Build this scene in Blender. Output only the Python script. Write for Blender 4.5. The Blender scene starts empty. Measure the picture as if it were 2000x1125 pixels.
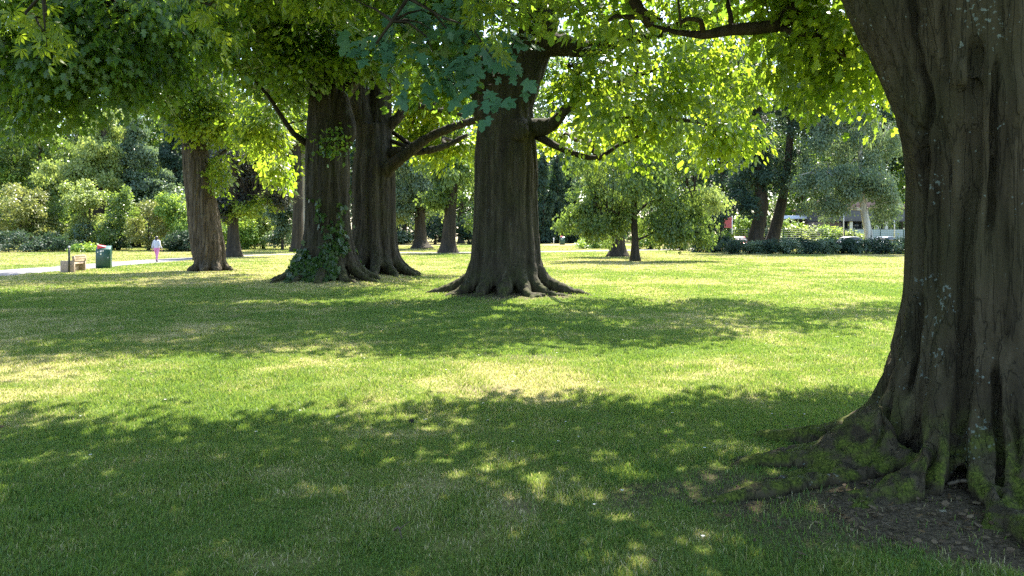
import bpy, bmesh, math
import numpy as np
from mathutils import Vector

RNG = np.random.default_rng(11)
F, HZ, CH = 1450.0, 463.0, 1.6          # focal length (px of the 2000 px wide photo), horizon row, eye height
SUN_EL, SUN_AZ = math.radians(58), math.radians(20)   # azimuth to the right of +Y
SX, SY = math.sin(SUN_AZ) / math.tan(SUN_EL), math.cos(SUN_AZ) / math.tan(SUN_EL)
scene = bpy.context.scene
COL = scene.collection


# ------------------------------------------------------------------ helpers
def P(px, py, d):
    return np.array([(px - 1000) / F * d, d, CH + (HZ - py) / F * d])


def smooth01(t):
    t = np.clip(t, 0, 1)
    return t * t * (3 - 2 * t)


def _hash(ix, iy, iz):
    h = (ix * 374761393 + iy * 668265263 + iz * 2147483647 + 1274126177) & 0xFFFFFFFF
    h = ((h ^ (h >> 13)) * 1274126177) & 0xFFFFFFFF
    h = ((h ^ (h >> 16)) * 2246822519) & 0xFFFFFFFF
    return ((h ^ (h >> 15)) & 0xFFFFFF) / float(0xFFFFFF)


def vnoise(p):
    p = np.asarray(p, float)
    i = np.floor(p).astype(np.int64)
    f = p - i
    f = f * f * (3 - 2 * f)
    out = 0
    for dx in (0, 1):
        for dy in (0, 1):
            for dz in (0, 1):
                w = (f[:, 0] if dx else 1 - f[:, 0]) * (f[:, 1] if dy else 1 - f[:, 1]) * (f[:, 2] if dz else 1 - f[:, 2])
                out = out + w * _hash(i[:, 0] + dx, i[:, 1] + dy, i[:, 2] + dz)
    return out


def fbm(p, octaves=4):
    p = np.asarray(p, float)
    a, s, t = 0.5, 0, 0
    for k in range(octaves):
        s = s + a * vnoise(p * 2.03 ** k + 17.3 * k)
        t += a
        a *= 0.5
    return s / t


def noise2(x, y, sc, octaves=3, seed=0.0):
    return fbm(np.stack([np.asarray(x) * sc + seed, np.asarray(y) * sc - seed, np.zeros_like(np.asarray(x, float)) + seed], 1), octaves)


def mesh_from(name, verts, loops, sizes, mat=None, smooth=False, attrs=None):
    me = bpy.data.meshes.new(name)
    verts = np.asarray(verts, np.float32)
    loops = np.asarray(loops, np.int32).ravel()
    sizes = np.asarray(sizes, np.int32).ravel()
    me.vertices.add(len(verts))
    me.vertices.foreach_set('co', verts.ravel())
    me.loops.add(len(loops))
    me.loops.foreach_set('vertex_index', loops)
    me.polygons.add(len(sizes))
    starts = np.concatenate([[0], np.cumsum(sizes)[:-1]]).astype(np.int32)
    me.polygons.foreach_set('loop_start', starts)
    try:
        me.polygons.foreach_set('loop_total', sizes)
    except Exception:
        pass
    if mat:
        me.materials.append(mat)
    for an, (dom, data) in (attrs or {}).items():
        a = me.attributes.new(an, 'FLOAT', dom)
        a.data.foreach_set('value', np.asarray(data, np.float32))
    me.update(calc_edges=True)
    if smooth:
        me.polygons.foreach_set('use_smooth', np.ones(len(sizes), bool))
    return me


def link(name, me, parent=None, loc=(0, 0, 0)):
    o = bpy.data.objects.new(name, me)
    COL.objects.link(o)
    o.location = loc
    if parent is not None:
        o.parent = parent
    return o


def tag(o, label=None, cat=None, group=None, kind=None):
    if label: o['label'] = label
    if cat: o['category'] = cat
    if group: o['group'] = group
    if kind: o['kind'] = kind
    return o


def empty(name, loc, label, cat, group=None):
    o = bpy.data.objects.new(name, None)
    COL.objects.link(o)
    o.location = [float(v) for v in loc]
    o.empty_display_size = 0.3
    return tag(o, label, cat, group)


def copy_tree(o, parent=None):
    c = o.copy()
    COL.objects.link(c)
    if parent is not None:
        c.parent = parent
    for ch in list(o.children):
        copy_tree(ch, c)
    return c


class MB:
    """collects simple polygons for one mesh"""
    def __init__(self):
        self.v, self.l, self.s, self.n = [], [], [], 0

    def add(self, verts, faces):
        verts = np.asarray(verts, float)
        for f in faces:
            self.l.extend([i + self.n for i in f])
            self.s.append(len(f))
        self.v.append(verts)
        self.n += len(verts)

    def box(self, c, size, rz=0.0, taper=1.0, rx=0.0):
        x, y, z = np.array(size) / 2
        v = np.array([[sx * x * (taper if sz > 0 else 1), sy * y * (taper if sz > 0 else 1), sz * z] for sz in (-1, 1) for sy in (-1, 1) for sx in (-1, 1)])
        if rx:
            c_, s_ = math.cos(rx), math.sin(rx)
            v = v @ np.array([[1, 0, 0], [0, c_, s_], [0, -s_, c_]])
        c_, s_ = math.cos(rz), math.sin(rz)
        v = v @ np.array([[c_, s_, 0], [-s_, c_, 0], [0, 0, 1]])
        self.add(v + np.array(c), [(0, 2, 3, 1), (4, 5, 7, 6), (0, 1, 5, 4), (2, 6, 7, 3), (0, 4, 6, 2), (1, 3, 7, 5)])

    def tube(self, pts, rad, n=8, cap=True):
        v, f = tube(pts, rad, n, cap)
        self.add(v, f)

    def build(self, name, mat, parent=None, smooth=False, bevel=0.0, loc=(0, 0, 0)):
        me = mesh_from(name, np.concatenate(self.v), self.l, self.s, mat, smooth)
        o = link(name, me, parent, loc)
        if bevel:
            m = o.modifiers.new('bevel', 'BEVEL')
            m.width = bevel
            m.segments = 2
            m.limit_method = 'ANGLE'
        return o


def catmull(pts, rad, step):
    pts = np.asarray(pts, float)
    rad = np.asarray(rad, float)
    ext = np.vstack([2 * pts[0] - pts[1], pts, 2 * pts[-1] - pts[-2]])
    er = np.concatenate([[rad[0]], rad, [rad[-1]]])
    op, orr = [], []
    for i in range(len(pts) - 1):
        L = np.linalg.norm(pts[i + 1] - pts[i])
        m = max(1, int(L / step))
        for k in range(m):
            t = k / m
            p0, p1, p2, p3 = ext[i:i + 4]
            op.append(0.5 * (2 * p1 + (p2 - p0) * t + (2 * p0 - 5 * p1 + 4 * p2 - p3) * t * t + (3 * p1 - p0 - 3 * p2 + p3) * t ** 3))
            r1, r2 = er[i + 1], er[i + 2]
            orr.append(r1 + (r2 - r1) * t)
    op.append(pts[-1])
    orr.append(rad[-1])
    return np.array(op), np.array(orr)


def tube(pts, rad, n=8, cap=True):
    pts = np.asarray(pts, float)
    rad = np.asarray(rad, float)
    T = np.gradient(pts, axis=0)
    T /= np.linalg.norm(T, axis=1)[:, None] + 1e-9
    ref = np.array([0.31, 0.95, 0.05]) if abs(T[:, 2]).mean() > 0.6 else np.array([0.05, 0.1, 1.0])
    U = np.cross(T, ref)
    U /= np.linalg.norm(U, axis=1)[:, None] + 1e-9
    W = np.cross(T, U)
    a = np.arange(n) / n * 2 * math.pi
    v = pts[:, None, :] + rad[:, None, None] * (np.cos(a)[None, :, None] * U[:, None, :] + np.sin(a)[None, :, None] * W[:, None, :])
    m = len(pts)
    f = [(i * n + j, i * n + (j + 1) % n, (i + 1) * n + (j + 1) % n, (i + 1) * n + j) for i in range(m - 1) for j in range(n)]
    if cap:
        f.append(tuple(range(n))[::-1])
        f.append(tuple((m - 1) * n + j for j in range(n)))
    return v.reshape(-1, 3), f


# ------------------------------------------------------------------ materials
def new_mat(name):
    m = bpy.data.materials.new(name)
    m.use_nodes = True
    nt = m.node_tree
    nt.nodes.clear()
    return m, nt, nt.nodes, nt.links


def ramp(N, stops):
    r = N.new('ShaderNodeValToRGB')
    e = r.color_ramp.elements
    while len(e) > 1:
        e.remove(e[-1])
    e[0].position, e[0].color = stops[0][0], (*stops[0][1], 1)
    for p, c in stops[1:]:
        k = e.new(p)
        k.color = (*c, 1)
    return r


def simple_mat(name, col, rough=0.6, metal=0.0, var=0.15, scale=6.0, bump=0.0, spec=0.5, coat=0.0):
    m, nt, N, L = new_mat(name)
    out = N.new('ShaderNodeOutputMaterial')
    b = N.new('ShaderNodeBsdfPrincipled')
    tc = N.new('ShaderNodeTexCoord')
    nz = N.new('ShaderNodeTexNoise')
    nz.inputs['Scale'].default_value = scale
    nz.inputs['Detail'].default_value = 5
    L.new(tc.outputs['Object'], nz.inputs['Vector'])
    lo = tuple(c * (1 - var) for c in col)
    hi = tuple(min(1, c * (1 + var)) for c in col)
    r = ramp(N, [(0.3, lo), (0.7, hi)])
    L.new(nz.outputs['Fac'], r.inputs['Fac'])
    L.new(r.outputs['Color'], b.inputs['Base Color'])
    b.inputs['Roughness'].default_value = rough
    b.inputs['Metallic'].default_value = metal
    b.inputs['Specular IOR Level'].default_value = spec
    b.inputs['Coat Weight'].default_value = coat
    if bump:
        bp = N.new('ShaderNodeBump')
        bp.inputs['Strength'].default_value = bump
        bp.inputs['Distance'].default_value = 0.01
        L.new(nz.outputs['Fac'], bp.inputs['Height'])
        L.new(bp.outputs['Normal'], b.inputs['Normal'])
    L.new(b.outputs[0], out.inputs[0])
    return m


def leaf_mat(name, ca, cb, ta, tb, fac=0.45, rough=0.42, spec=0.45):
    """leaf tissue: reflects ca..cb, lets ta..tb through; 'tint' differs leaf by leaf"""
    m, nt, N, L = new_mat(name)
    out = N.new('ShaderNodeOutputMaterial')
    at = N.new('ShaderNodeAttribute')
    at.attribute_name = 'tint'
    r1 = ramp(N, [(0.0, ca), (1.0, cb)])
    r2 = ramp(N, [(0.0, ta), (1.0, tb)])
    L.new(at.outputs['Fac'], r1.inputs['Fac'])
    L.new(at.outputs['Fac'], r2.inputs['Fac'])
    b = N.new('ShaderNodeBsdfPrincipled')
    b.inputs['Roughness'].default_value = rough
    b.inputs['Specular IOR Level'].default_value = spec
    t = N.new('ShaderNodeBsdfTranslucent')
    mx = N.new('ShaderNodeMixShader')
    mx.inputs[0].default_value = fac
    L.new(r1.outputs['Color'], b.inputs['Base Color'])
    L.new(r2.outputs['Color'], t.inputs['Color'])
    L.new(b.outputs[0], mx.inputs[1])
    L.new(t.outputs[0], mx.inputs[2])
    L.new(mx.outputs[0], out.inputs[0])
    return m


def bark_mat(name, dark, mid, light, moss=0.0, moss_h=0.5, lichen=0.0, vscale=1.0, green=0.0, bump=0.6):
    m, nt, N, L = new_mat(name)
    out = N.new('ShaderNodeOutputMaterial')
    b = N.new('ShaderNodeBsdfPrincipled')
    b.inputs['Roughness'].default_value = 0.88
    b.inputs['Specular IOR Level'].default_value = 0.2
    tc = N.new('ShaderNodeTexCoord')
    mp = N.new('ShaderNodeMapping')
    mp.inputs['Scale'].default_value = (8 * vscale, 8 * vscale, 0.7 * vscale)
    L.new(tc.outputs['Object'], mp.inputs['Vector'])
    n1 = N.new('ShaderNodeTexNoise')
    n1.inputs['Scale'].default_value = 1.0
    n1.inputs['Detail'].default_value = 8
    n1.inputs['Roughness'].default_value = 0.65
    L.new(mp.outputs[0], n1.inputs['Vector'])
    r = ramp(N, [(0.30, dark), (0.5, mid), (0.72, light)])
    L.new(n1.outputs['Fac'], r.inputs['Fac'])
    # long cracks
    mp2 = N.new('ShaderNodeMapping')
    mp2.inputs['Scale'].default_value = (16 * vscale, 16 * vscale, 0.9 * vscale)
    L.new(tc.outputs['Object'], mp2.inputs['Vector'])
    n2 = N.new('ShaderNodeTexNoise')
    n2.inputs['Scale'].default_value = 1.0
    n2.inputs['Detail'].default_value = 3
    n2.inputs['Distortion'].default_value = 0.15
    L.new(mp2.outputs[0], n2.inputs['Vector'])
    sub = N.new('ShaderNodeMath'); sub.operation = 'SUBTRACT'; sub.inputs[1].default_value = 0.5
    ab = N.new('ShaderNodeMath'); ab.operation = 'ABSOLUTE'
    L.new(n2.outputs['Fac'], sub.inputs[0]); L.new(sub.outputs[0], ab.inputs[0])
    cr = N.new('ShaderNodeMapRange')
    cr.inputs['From Min'].default_value = 0.0; cr.inputs['From Max'].default_value = 0.022; cr.inputs['To Min'].default_value = 0.42
    L.new(ab.outputs[0], cr.inputs['Value'])
    mc = N.new('ShaderNodeMix'); mc.data_type = 'RGBA'
    L.new(cr.outputs[0], mc.inputs['Factor'])
    mc.inputs['A'].default_value = (*[c * 0.45 for c in dark], 1)
    L.new(r.outputs['Color'], mc.inputs['B'])
    col = mc.outputs['Result']
    # broad patches of algae
    n3 = N.new('ShaderNodeTexNoise')
    n3.inputs['Scale'].default_value = 1.3; n3.inputs['Detail'].default_value = 4
    L.new(tc.outputs['Object'], n3.inputs['Vector'])
    if green:
        mr = N.new('ShaderNodeMapRange')
        mr.inputs['From Min'].default_value = 0.42; mr.inputs['From Max'].default_value = 0.7
        mr.inputs['To Max'].default_value = green
        L.new(n3.outputs['Fac'], mr.inputs['Value'])
        mg = N.new('ShaderNodeMix'); mg.data_type = 'RGBA'
        L.new(mr.outputs[0], mg.inputs['Factor'])
        L.new(col, mg.inputs['A'])
        mg.inputs['B'].default_value = (0.030, 0.035, 0.012, 1)
        col = mg.outputs['Result']
    if lichen:
        n4 = N.new('ShaderNodeTexNoise'); n4.inputs['Scale'].default_value = 34; n4.inputs['Detail'].default_value = 4
        n5 = N.new('ShaderNodeTexNoise'); n5.inputs['Scale'].default_value = 3.2; n5.inputs['Detail'].default_value = 2
        L.new(tc.outputs['Object'], n4.inputs['Vector']); L.new(tc.outputs['Object'], n5.inputs['Vector'])
        a5 = N.new('ShaderNodeMapRange'); a5.inputs['From Min'].default_value = 0.54; a5.inputs['From Max'].default_value = 0.72
        L.new(n5.outputs['Fac'], a5.inputs['Value'])
        ad = N.new('ShaderNodeMath'); ad.operation = 'MULTIPLY_ADD'; ad.inputs[1].default_value = 0.13
        L.new(a5.outputs[0], ad.inputs[0]); L.new(n4.outputs['Fac'], ad.inputs[2])
        a4 = N.new('ShaderNodeMapRange'); a4.inputs['From Min'].default_value = 0.70; a4.inputs['From Max'].default_value = 0.74
        a4.inputs['To Max'].default_value = lichen
        L.new(ad.outputs[0], a4.inputs['Value'])
        ml = N.new('ShaderNodeMix'); ml.data_type = 'RGBA'
        L.new(a4.outputs[0], ml.inputs['Factor'])
        L.new(col, ml.inputs['A'])
        ml.inputs['B'].default_value = (0.15, 0.18, 0.16, 1)
        col = ml.outputs['Result']
    if moss:
        geo = N.new('ShaderNodeNewGeometry')
        sx = N.new('ShaderNodeSeparateXYZ'); sp = N.new('ShaderNodeSeparateXYZ')
        L.new(geo.outputs['Normal'], sx.inputs[0]); L.new(tc.outputs['Object'], sp.inputs[0])
        h = N.new('ShaderNodeMapRange'); h.inputs['From Min'].default_value = moss_h; h.inputs['From Max'].default_value = 0.02
        L.new(sp.outputs['Z'], h.inputs['Value'])
        up = N.new('ShaderNodeMapRange'); up.inputs['From Min'].default_value = -0.25; up.inputs['From Max'].default_value = 0.55
        L.new(sx.outputs['Z'], up.inputs['Value'])
        n6 = N.new('ShaderNodeTexNoise'); n6.inputs['Scale'].default_value = 7; n6.inputs['Detail'].default_value = 6
        L.new(tc.outputs['Object'], n6.inputs['Vector'])
        nn = N.new('ShaderNodeMapRange'); nn.inputs['From Min'].default_value = 0.40; nn.inputs['From Max'].default_value = 0.58
        L.new(n6.outputs['Fac'], nn.inputs['Value'])
        m1 = N.new('ShaderNodeMath'); m1.operation = 'MULTIPLY'
        m2 = N.new('ShaderNodeMath'); m2.operation = 'MULTIPLY'
        m3 = N.new('ShaderNodeMath'); m3.operation = 'MULTIPLY'; m3.inputs[1].default_value = moss
        L.new(h.outputs[0], m1.inputs[0]); L.new(up.outputs[0], m1.inputs[1])
        L.new(m1.outputs[0], m2.inputs[0]); L.new(nn.outputs[0], m2.inputs[1])
        L.new(m2.outputs[0], m3.inputs[0])
        m3.use_clamp = True
        rm = ramp(N, [(0.3, (0.024, 0.034, 0.006)), (0.7, (0.105, 0.13, 0.018))])
        n7 = N.new('ShaderNodeTexNoise'); n7.inputs['Scale'].default_value = 60; n7.inputs['Detail'].default_value = 3
        L.new(tc.outputs['Object'], n7.inputs['Vector']); L.new(n7.outputs['Fac'], rm.inputs['Fac'])
        mm = N.new('ShaderNodeMix'); mm.data_type = 'RGBA'
        L.new(m3.outputs[0], mm.inputs['Factor']); L.new(col, mm.inputs['A']); L.new(rm.outputs['Color'], mm.inputs['B'])
        col = mm.outputs['Result']
    L.new(col, b.inputs['Base Color'])
    nb = N.new('ShaderNodeTexNoise'); nb.inputs['Scale'].default_value = 42 * vscale; nb.inputs['Detail'].default_value = 6
    L.new(tc.outputs['Object'], nb.inputs['Vector'])
    ad2 = N.new('ShaderNodeMath'); ad2.operation = 'MULTIPLY_ADD'; ad2.inputs[1].default_value = 0.35
    L.new(nb.outputs['Fac'], ad2.inputs[0]); L.new(n1.outputs['Fac'], ad2.inputs[2])
    ad3 = N.new('ShaderNodeMath'); ad3.operation = 'MULTIPLY_ADD'; ad3.inputs[1].default_value = 0.4
    L.new(cr.outputs[0], ad3.inputs[0]); L.new(ad2.outputs[0], ad3.inputs[2])
    bp = N.new('ShaderNodeBump'); bp.inputs['Strength'].default_value = bump; bp.inputs['Distance'].default_value = 0.03
    L.new(ad3.outputs[0], bp.inputs['Height'])
    L.new(bp.outputs['Normal'], b.inputs['Normal'])
    L.new(b.outputs[0], out.inputs[0])
    return m


M = {}
M['leaf_bright'] = leaf_mat('sunny_maple_leaf', (0.045, 0.095, 0.014), (0.085, 0.14, 0.02), (0.24, 0.42, 0.024), (0.50, 0.60, 0.038), 0.50)  # yellower maple leaf for crown parts in sun, sunlight put into its colour
M['leaf_deep'] = leaf_mat('shaded_maple_leaf', (0.035, 0.085, 0.026), (0.065, 0.125, 0.030), (0.16, 0.33, 0.025), (0.34, 0.50, 0.034), 0.45, 0.36)  # darker maple leaf for the dim crown parts, shade put into its colour
M['leaf_skylit'] = leaf_mat('skylit_maple_leaf', (0.045, 0.118, 0.072), (0.070, 0.155, 0.080), (0.05, 0.15, 0.03), (0.08, 0.20, 0.03), 0.2, 0.42, 0.35)  # bluish sky reflection on the near sprays painted into the leaf colour
M['leaf_chestnut'] = leaf_mat('chestnut_leaf', (0.06, 0.12, 0.012), (0.11, 0.16, 0.016), (0.28, 0.42, 0.02), (0.40, 0.48, 0.03), 0.50)
M['leaf_mid'] = leaf_mat('mid_green_leaf', (0.050, 0.100, 0.028), (0.115, 0.175, 0.05), (0.17, 0.30, 0.04), (0.32, 0.42, 0.07), 0.40, 0.36)
M['leaf_yellow'] = leaf_mat('yellow_green_leaf', (0.12, 0.19, 0.045), (0.27, 0.32, 0.11), (0.28, 0.40, 0.06), (0.46, 0.52, 0.14), 0.42, 0.36)
M['leaf_olive'] = leaf_mat('olive_leaf', (0.10, 0.135, 0.035), (0.22, 0.24, 0.08), (0.24, 0.30, 0.05), (0.38, 0.40, 0.10), 0.38, 0.38)
M['leaf_grey'] = leaf_mat('grey_green_leaf', (0.07, 0.12, 0.07), (0.16, 0.22, 0.135), (0.14, 0.23, 0.08), (0.26, 0.35, 0.13), 0.35, 0.34)
M['leaf_dark'] = leaf_mat('dark_bluish_leaf', (0.022, 0.05, 0.032), (0.05, 0.085, 0.055), (0.04, 0.09, 0.035), (0.09, 0.15, 0.05), 0.30, 0.55, 0.22)
M['leaf_purple'] = leaf_mat('dark_beech_leaf', (0.03, 0.035, 0.028), (0.05, 0.058, 0.042), (0.05, 0.06, 0.03), (0.08, 0.10, 0.04), 0.3, 0.4)
M['leaf_light'] = leaf_mat('light_green_leaf', (0.10, 0.20, 0.04), (0.17, 0.27, 0.06), (0.3, 0.46, 0.05), (0.42, 0.55, 0.08), 0.42)
M['ivy'] = leaf_mat('ivy_leaf', (0.022, 0.06, 0.014), (0.05, 0.10, 0.02), (0.06, 0.16, 0.02), (0.12, 0.22, 0.02), 0.3, 0.35)
M['bark_big'] = bark_mat('grey_brown_bark_with_moss', (0.022, 0.017, 0.0095), (0.048, 0.038, 0.0215), (0.088, 0.071, 0.044), moss=1.6, moss_h=0.62, lichen=0.85, vscale=1.0, green=0.5, bump=1.0)
M['bark_old'] = bark_mat('old_brown_bark', (0.015, 0.012, 0.008), (0.036, 0.030, 0.020), (0.085, 0.071, 0.050), moss=0.5, moss_h=0.9, lichen=0.5, vscale=0.8, green=0.4, bump=0.7)
M['bark_ridged'] = bark_mat('light_ridged_bark', (0.032, 0.025, 0.017), (0.080, 0.063, 0.044), (0.17, 0.14, 0.10), vscale=0.9, green=0.15, bump=0.8)  # lighter ridged bark for the leaning trunk and the fallen twigs
M['bark_far'] = bark_mat('dark_far_bark', (0.018, 0.015, 0.011), (0.042, 0.035, 0.025), (0.08, 0.066, 0.048), vscale=0.7, green=0.2, bump=0.4)
M['bark_sunlit'] = bark_mat('sunlit_grey_bark', (0.16, 0.14, 0.11), (0.30, 0.27, 0.22), (0.42, 0.39, 0.33), vscale=0.7, bump=0.3)  # sunlight on one far trunk painted in as paler bark
M['bark_birch'] = bark_mat('white_birch_bark', (0.10, 0.09, 0.08), (0.50, 0.48, 0.44), (0.70, 0.68, 0.64), vscale=0.6, bump=0.3)
M['twig'] = bark_mat('dark_twig_bark', (0.014, 0.011, 0.008), (0.032, 0.026, 0.018), (0.06, 0.05, 0.036), bump=0.2)

# ------------------------------------------------------------------ leaf templates (unit length along +x)
_hm = [(0, 0, 0), (0.02, 0.30, -0.05), (0.22, 0.20, -0.03), (0.46, 0.52, -0.10), (0.54, 0.20, -0.04), (0.78, 0.22, -0.09), (1.0, 0.0, -0.12)]
MAPLE = (np.array(_hm + [(x, -y, z) for x, y, z in _hm[1:6]]), [[0, 6, 5, 4, 3, 2, 1], [0, 7, 8, 9, 10, 11, 6]])
OVAL = (np.array([(0, 0, 0), (0.33, 0.30, -0.04), (0.72, 0.24, -0.08), (1, 0, -0.12), (0.33, -0.30, -0.04), (0.72, -0.24, -0.08), (0.5, 0, 0.03)]),
        [[0, 6, 2, 1], [6, 3, 2], [0, 4, 5, 6], [6, 5, 3]])
KITE = (np.array([(0, 0, 0), (0.5, 0.34, -0.05), (1, 0, -0.02), (0.5, -0.34, 0.05)]), [[0, 3, 2, 1]])
_pv, _pf = [], []
for _k, _a in enumerate((-105, -55, -18, 18, 55, 105)):
    _a = math.radians(_a); _l = 1.0 if abs(_a) < 1.2 else 0.7
    for _x, _y, _z in ((0.05, 0, 0), (0.62, 0.15, -0.20), (1.0, 0, -0.50), (0.62, -0.15, -0.20)):
        _pv.append((_l * (_x * math.cos(_a) - _y * math.sin(_a)), _l * (_x * math.sin(_a) + _y * math.cos(_a)), _l * _z))
    _pf.append([4 * _k, 4 * _k + 3, 4 * _k + 2, 4 * _k + 1])
PALM = (np.array(_pv), _pf)


def unit(v):
    return v / (np.linalg.norm(v, axis=-1, keepdims=True) + 1e-9)


def leaves_mesh(name, pos, direc, nrm, size, tint, tmpl, mat):
    tv, tp = tmpl
    X = unit(direc)
    Nn = unit(nrm - (nrm * X).sum(1, keepdims=True) * X)
    Y = np.cross(Nn, X)
    s = size[:, None, None]
    v = pos[:, None, :] + s * (tv[None, :, 0:1] * X[:, None, :] + tv[None, :, 1:2] * Y[:, None, :] + tv[None, :, 2:3] * Nn[:, None, :])
    n, V = len(pos), len(tv)
    tl = np.concatenate([np.array(p) for p in tp])
    ts = np.array([len(p) for p in tp])
    loops = (np.arange(n) * V)[:, None] + tl[None, :]
    sizes = np.tile(ts, n)
    return mesh_from(name, v.reshape(-1, 3), loops, sizes, mat, attrs={'tint': ('FACE', np.repeat(tint, len(ts)))})


def spray_cloud(clumps, keep=None, m=26, rad=0.55, thick=0.10, size=0.16, droop=0.25, up=0.8, shell=0.45, rng=RNG, jit=0.35, hang=0.0, bias=(0, 0, 0), gap=0.42, gapf=0.6):
    """leaf positions grouped in flat sprays through ellipsoid clumps. clump = (cx,cy,cz,rx,ry,rz,n)"""
    C, O = [], []
    for cx, cy, cz, rx, ry, rz, n in clumps:
        n = int(n)
        u = unit(rng.normal(size=(n, 3)))
        r = shell + (1 - shell) * rng.random(n) ** 0.7
        # uneven, knobbly outline
        wob = 0.72 + 0.5 * fbm(u * 1.7 + cx + 3.1 * cy, 2)
        c = np.stack([cx + u[:, 0] * rx * r * wob, cy + u[:, 1] * ry * r * wob, cz + u[:, 2] * rz * r * wob], 1)
        C.append(c); O.append(u)
    C, O = np.concatenate(C), np.concatenate(O)
    if keep is not None:
        k = keep(C)
        C, O = C[k], O[k]
    k = (C[:, 2] > 0.35) & (fbm(C * np.array([gapf, gapf, gapf * 1.6]) + 13.7, 2) + 0.05 * rng.normal(size=len(C)) > gap)
    C, O = C[k], O[k]
    n = len(C)
    oh = O.copy(); oh[:, 2] *= 0.35
    oh = unit(oh + rng.normal(size=(n, 3)) * np.array([0.5, 0.5, 0.1]))
    sn = unit(np.array(bias) + np.array([0, 0, 1.0]) * up + oh * droop * 1.6 + rng.normal(size=(n, 3)) * 0.28)
    sx = unit(oh - (oh * sn).sum(1, keepdims=True) * sn)
    sy = np.cross(sn, sx)
    rs = rad * (0.6 + 0.8 * rng.random(n))
    a = rng.random((n, m)) * 2 * math.pi
    rr = np.sqrt(rng.random((n, m)))
    lx = np.cos(a) * rr * rs[:, None] * 1.15
    ly = np.sin(a) * rr * rs[:, None] * 0.85
    lz = rng.normal(size=(n, m)) * thick - 0.35 * (lx ** 2 + ly ** 2) / np.maximum(rs[:, None], 0.1) - hang * rng.random((n, m))
    pos = C[:, None, :] + lx[..., None] * sx[:, None, :] + ly[..., None] * sy[:, None, :] + lz[..., None] * sn[:, None, :]
    d = unit((np.cos(a) * 0.7 + 0.75)[..., None] * sx[:, None, :] + (np.sin(a) * 0.8)[..., None] * sy[:, None, :] + np.array([0, 0, -1.0]) * droop + rng.normal(size=(n, m, 3)) * jit * 0.7)
    nr = unit(sn[:, None, :] + rng.normal(size=(n, m, 3)) * jit)
    sz = size * (0.6 + 0.7 * rng.random((n, m)))
    st = rng.random(n)[:, None] * 0.55 + rng.random((n, m)) * 0.45
    return pos.reshape(-1, 3), d.reshape(-1, 3), nr.reshape(-1, 3), sz.ravel(), st.ravel(), C


# ------------------------------------------------------------------ which lawn stays sunny (photo rows of the shade edges, taken to the ground)
_t1 = ([-500, 0, 300, 600, 900, 1200, 1500, 1640, 1760, 2300], [742, 725, 705, 697, 692, 672, 655, 640, 628, 618])
_b1 = ([-500, 0, 150, 300, 550, 700, 850, 950, 1050, 1300, 1450, 1550, 1700, 2300], [790, 803, 815, 832, 818, 792, 770, 768, 790, 797, 778, 766, 764, 758])
_t2 = ([-400, 0, 500, 700, 830, 1100, 1150, 1750, 2300], [536, 541, 545, 548, 556, 560, 572, 577, 577])


def ground_hit(C):
    return C[:, 0] - C[:, 2] * SX, C[:, 1] - C[:, 2] * SY


def sunny(C, far=True, jitter=7.0):
    gx, gy = ground_hit(C)
    ok = gy > 2.0
    gy2 = np.where(ok, gy, 2.0)
    px = 1000 + F * gx / gy2
    py = HZ + F * CH / gy2
    j = RNG.normal(size=len(C)) * jitter + (noise2(gx, gy, 0.8, 2, 5.0) - 0.5) * 22
    lit = (py + j > np.interp(px, *_t1) - 6) & (py + j < np.interp(px, *_b1) + np.interp(px, [0, 700, 1100], [24, 16, 4])) & (px > -600) & (px < 2300)
    for ex, ey, ax, ay in ((620, 590, 150, 6), (400, 592, 80, 5), (1660, 630, 90, 7), (120, 585, 60, 5)):
        lit |= ((px - ex) / ax) ** 2 + ((py - ey) / ay) ** 2 < 1
    if far:
        lit |= (py + j * 0.3 < np.interp(px, *_t2)) & (py > 470)
    return lit & ok


def proj(C):
    d = np.maximum(C[:, 1], 0.3)
    return 1000 + F * C[:, 0] / d, HZ - F * (C[:, 2] - CH) / d


# ------------------------------------------------------------------ ground
def ground_z(x, y):
    x = np.asarray(x, float); y = np.asarray(y, float)
    z = 0.55 * smooth01((y - 55) / 55) + 0.02 * (noise2(x.ravel(), y.ravel(), 0.35, 2, 3.0).reshape(x.shape) - 0.5)
    z = z + 0.13 * np.exp(-(((x - 2.85) / 1.05) ** 2 + ((y - 4.95) / 0.72) ** 2)) + 0.012 * np.exp(-(((x - 2.0) / 0.8) ** 2 + ((y - 4.75) / 0.5) ** 2))
    for cx, cy, r in ((-0.15, 19.8, 1.9), (-6.45, 26.0, 1.9), (-5.3, 29.2, 1.9)):
        z = z + 0.23 * np.exp(-(((x - cx) ** 2 + (y - cy) ** 2) / r ** 2))
    return z


def dirt_amount(x, y):
    n = noise2(x, y, 1.6, 4, 9.0)
    d = 1 - smooth01((np.hypot((x - 2.95) / 1.75, (y - 4.35) / 0.98) + (n - 0.5) * 0.9 - 0.72) / 0.45)
    for cx, cy, r in ((-0.15, 19.35, 1.75), (-6.45, 25.7, 1.6), (-5.3, 28.9, 1.6), (-14.4, 35.1, 1.2)):
        d = np.maximum(d, 0.95 * (1 - smooth01((np.hypot(x - cx, (y - cy) * 1.2) / r + (n - 0.5) * 0.8 - 0.8) / 0.35)))
    # small bare spots
    d = np.maximum(d, 0.7 * smooth01((noise2(x, y, 0.9, 4, 33.0) - 0.75) / 0.05))
    return d


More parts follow.
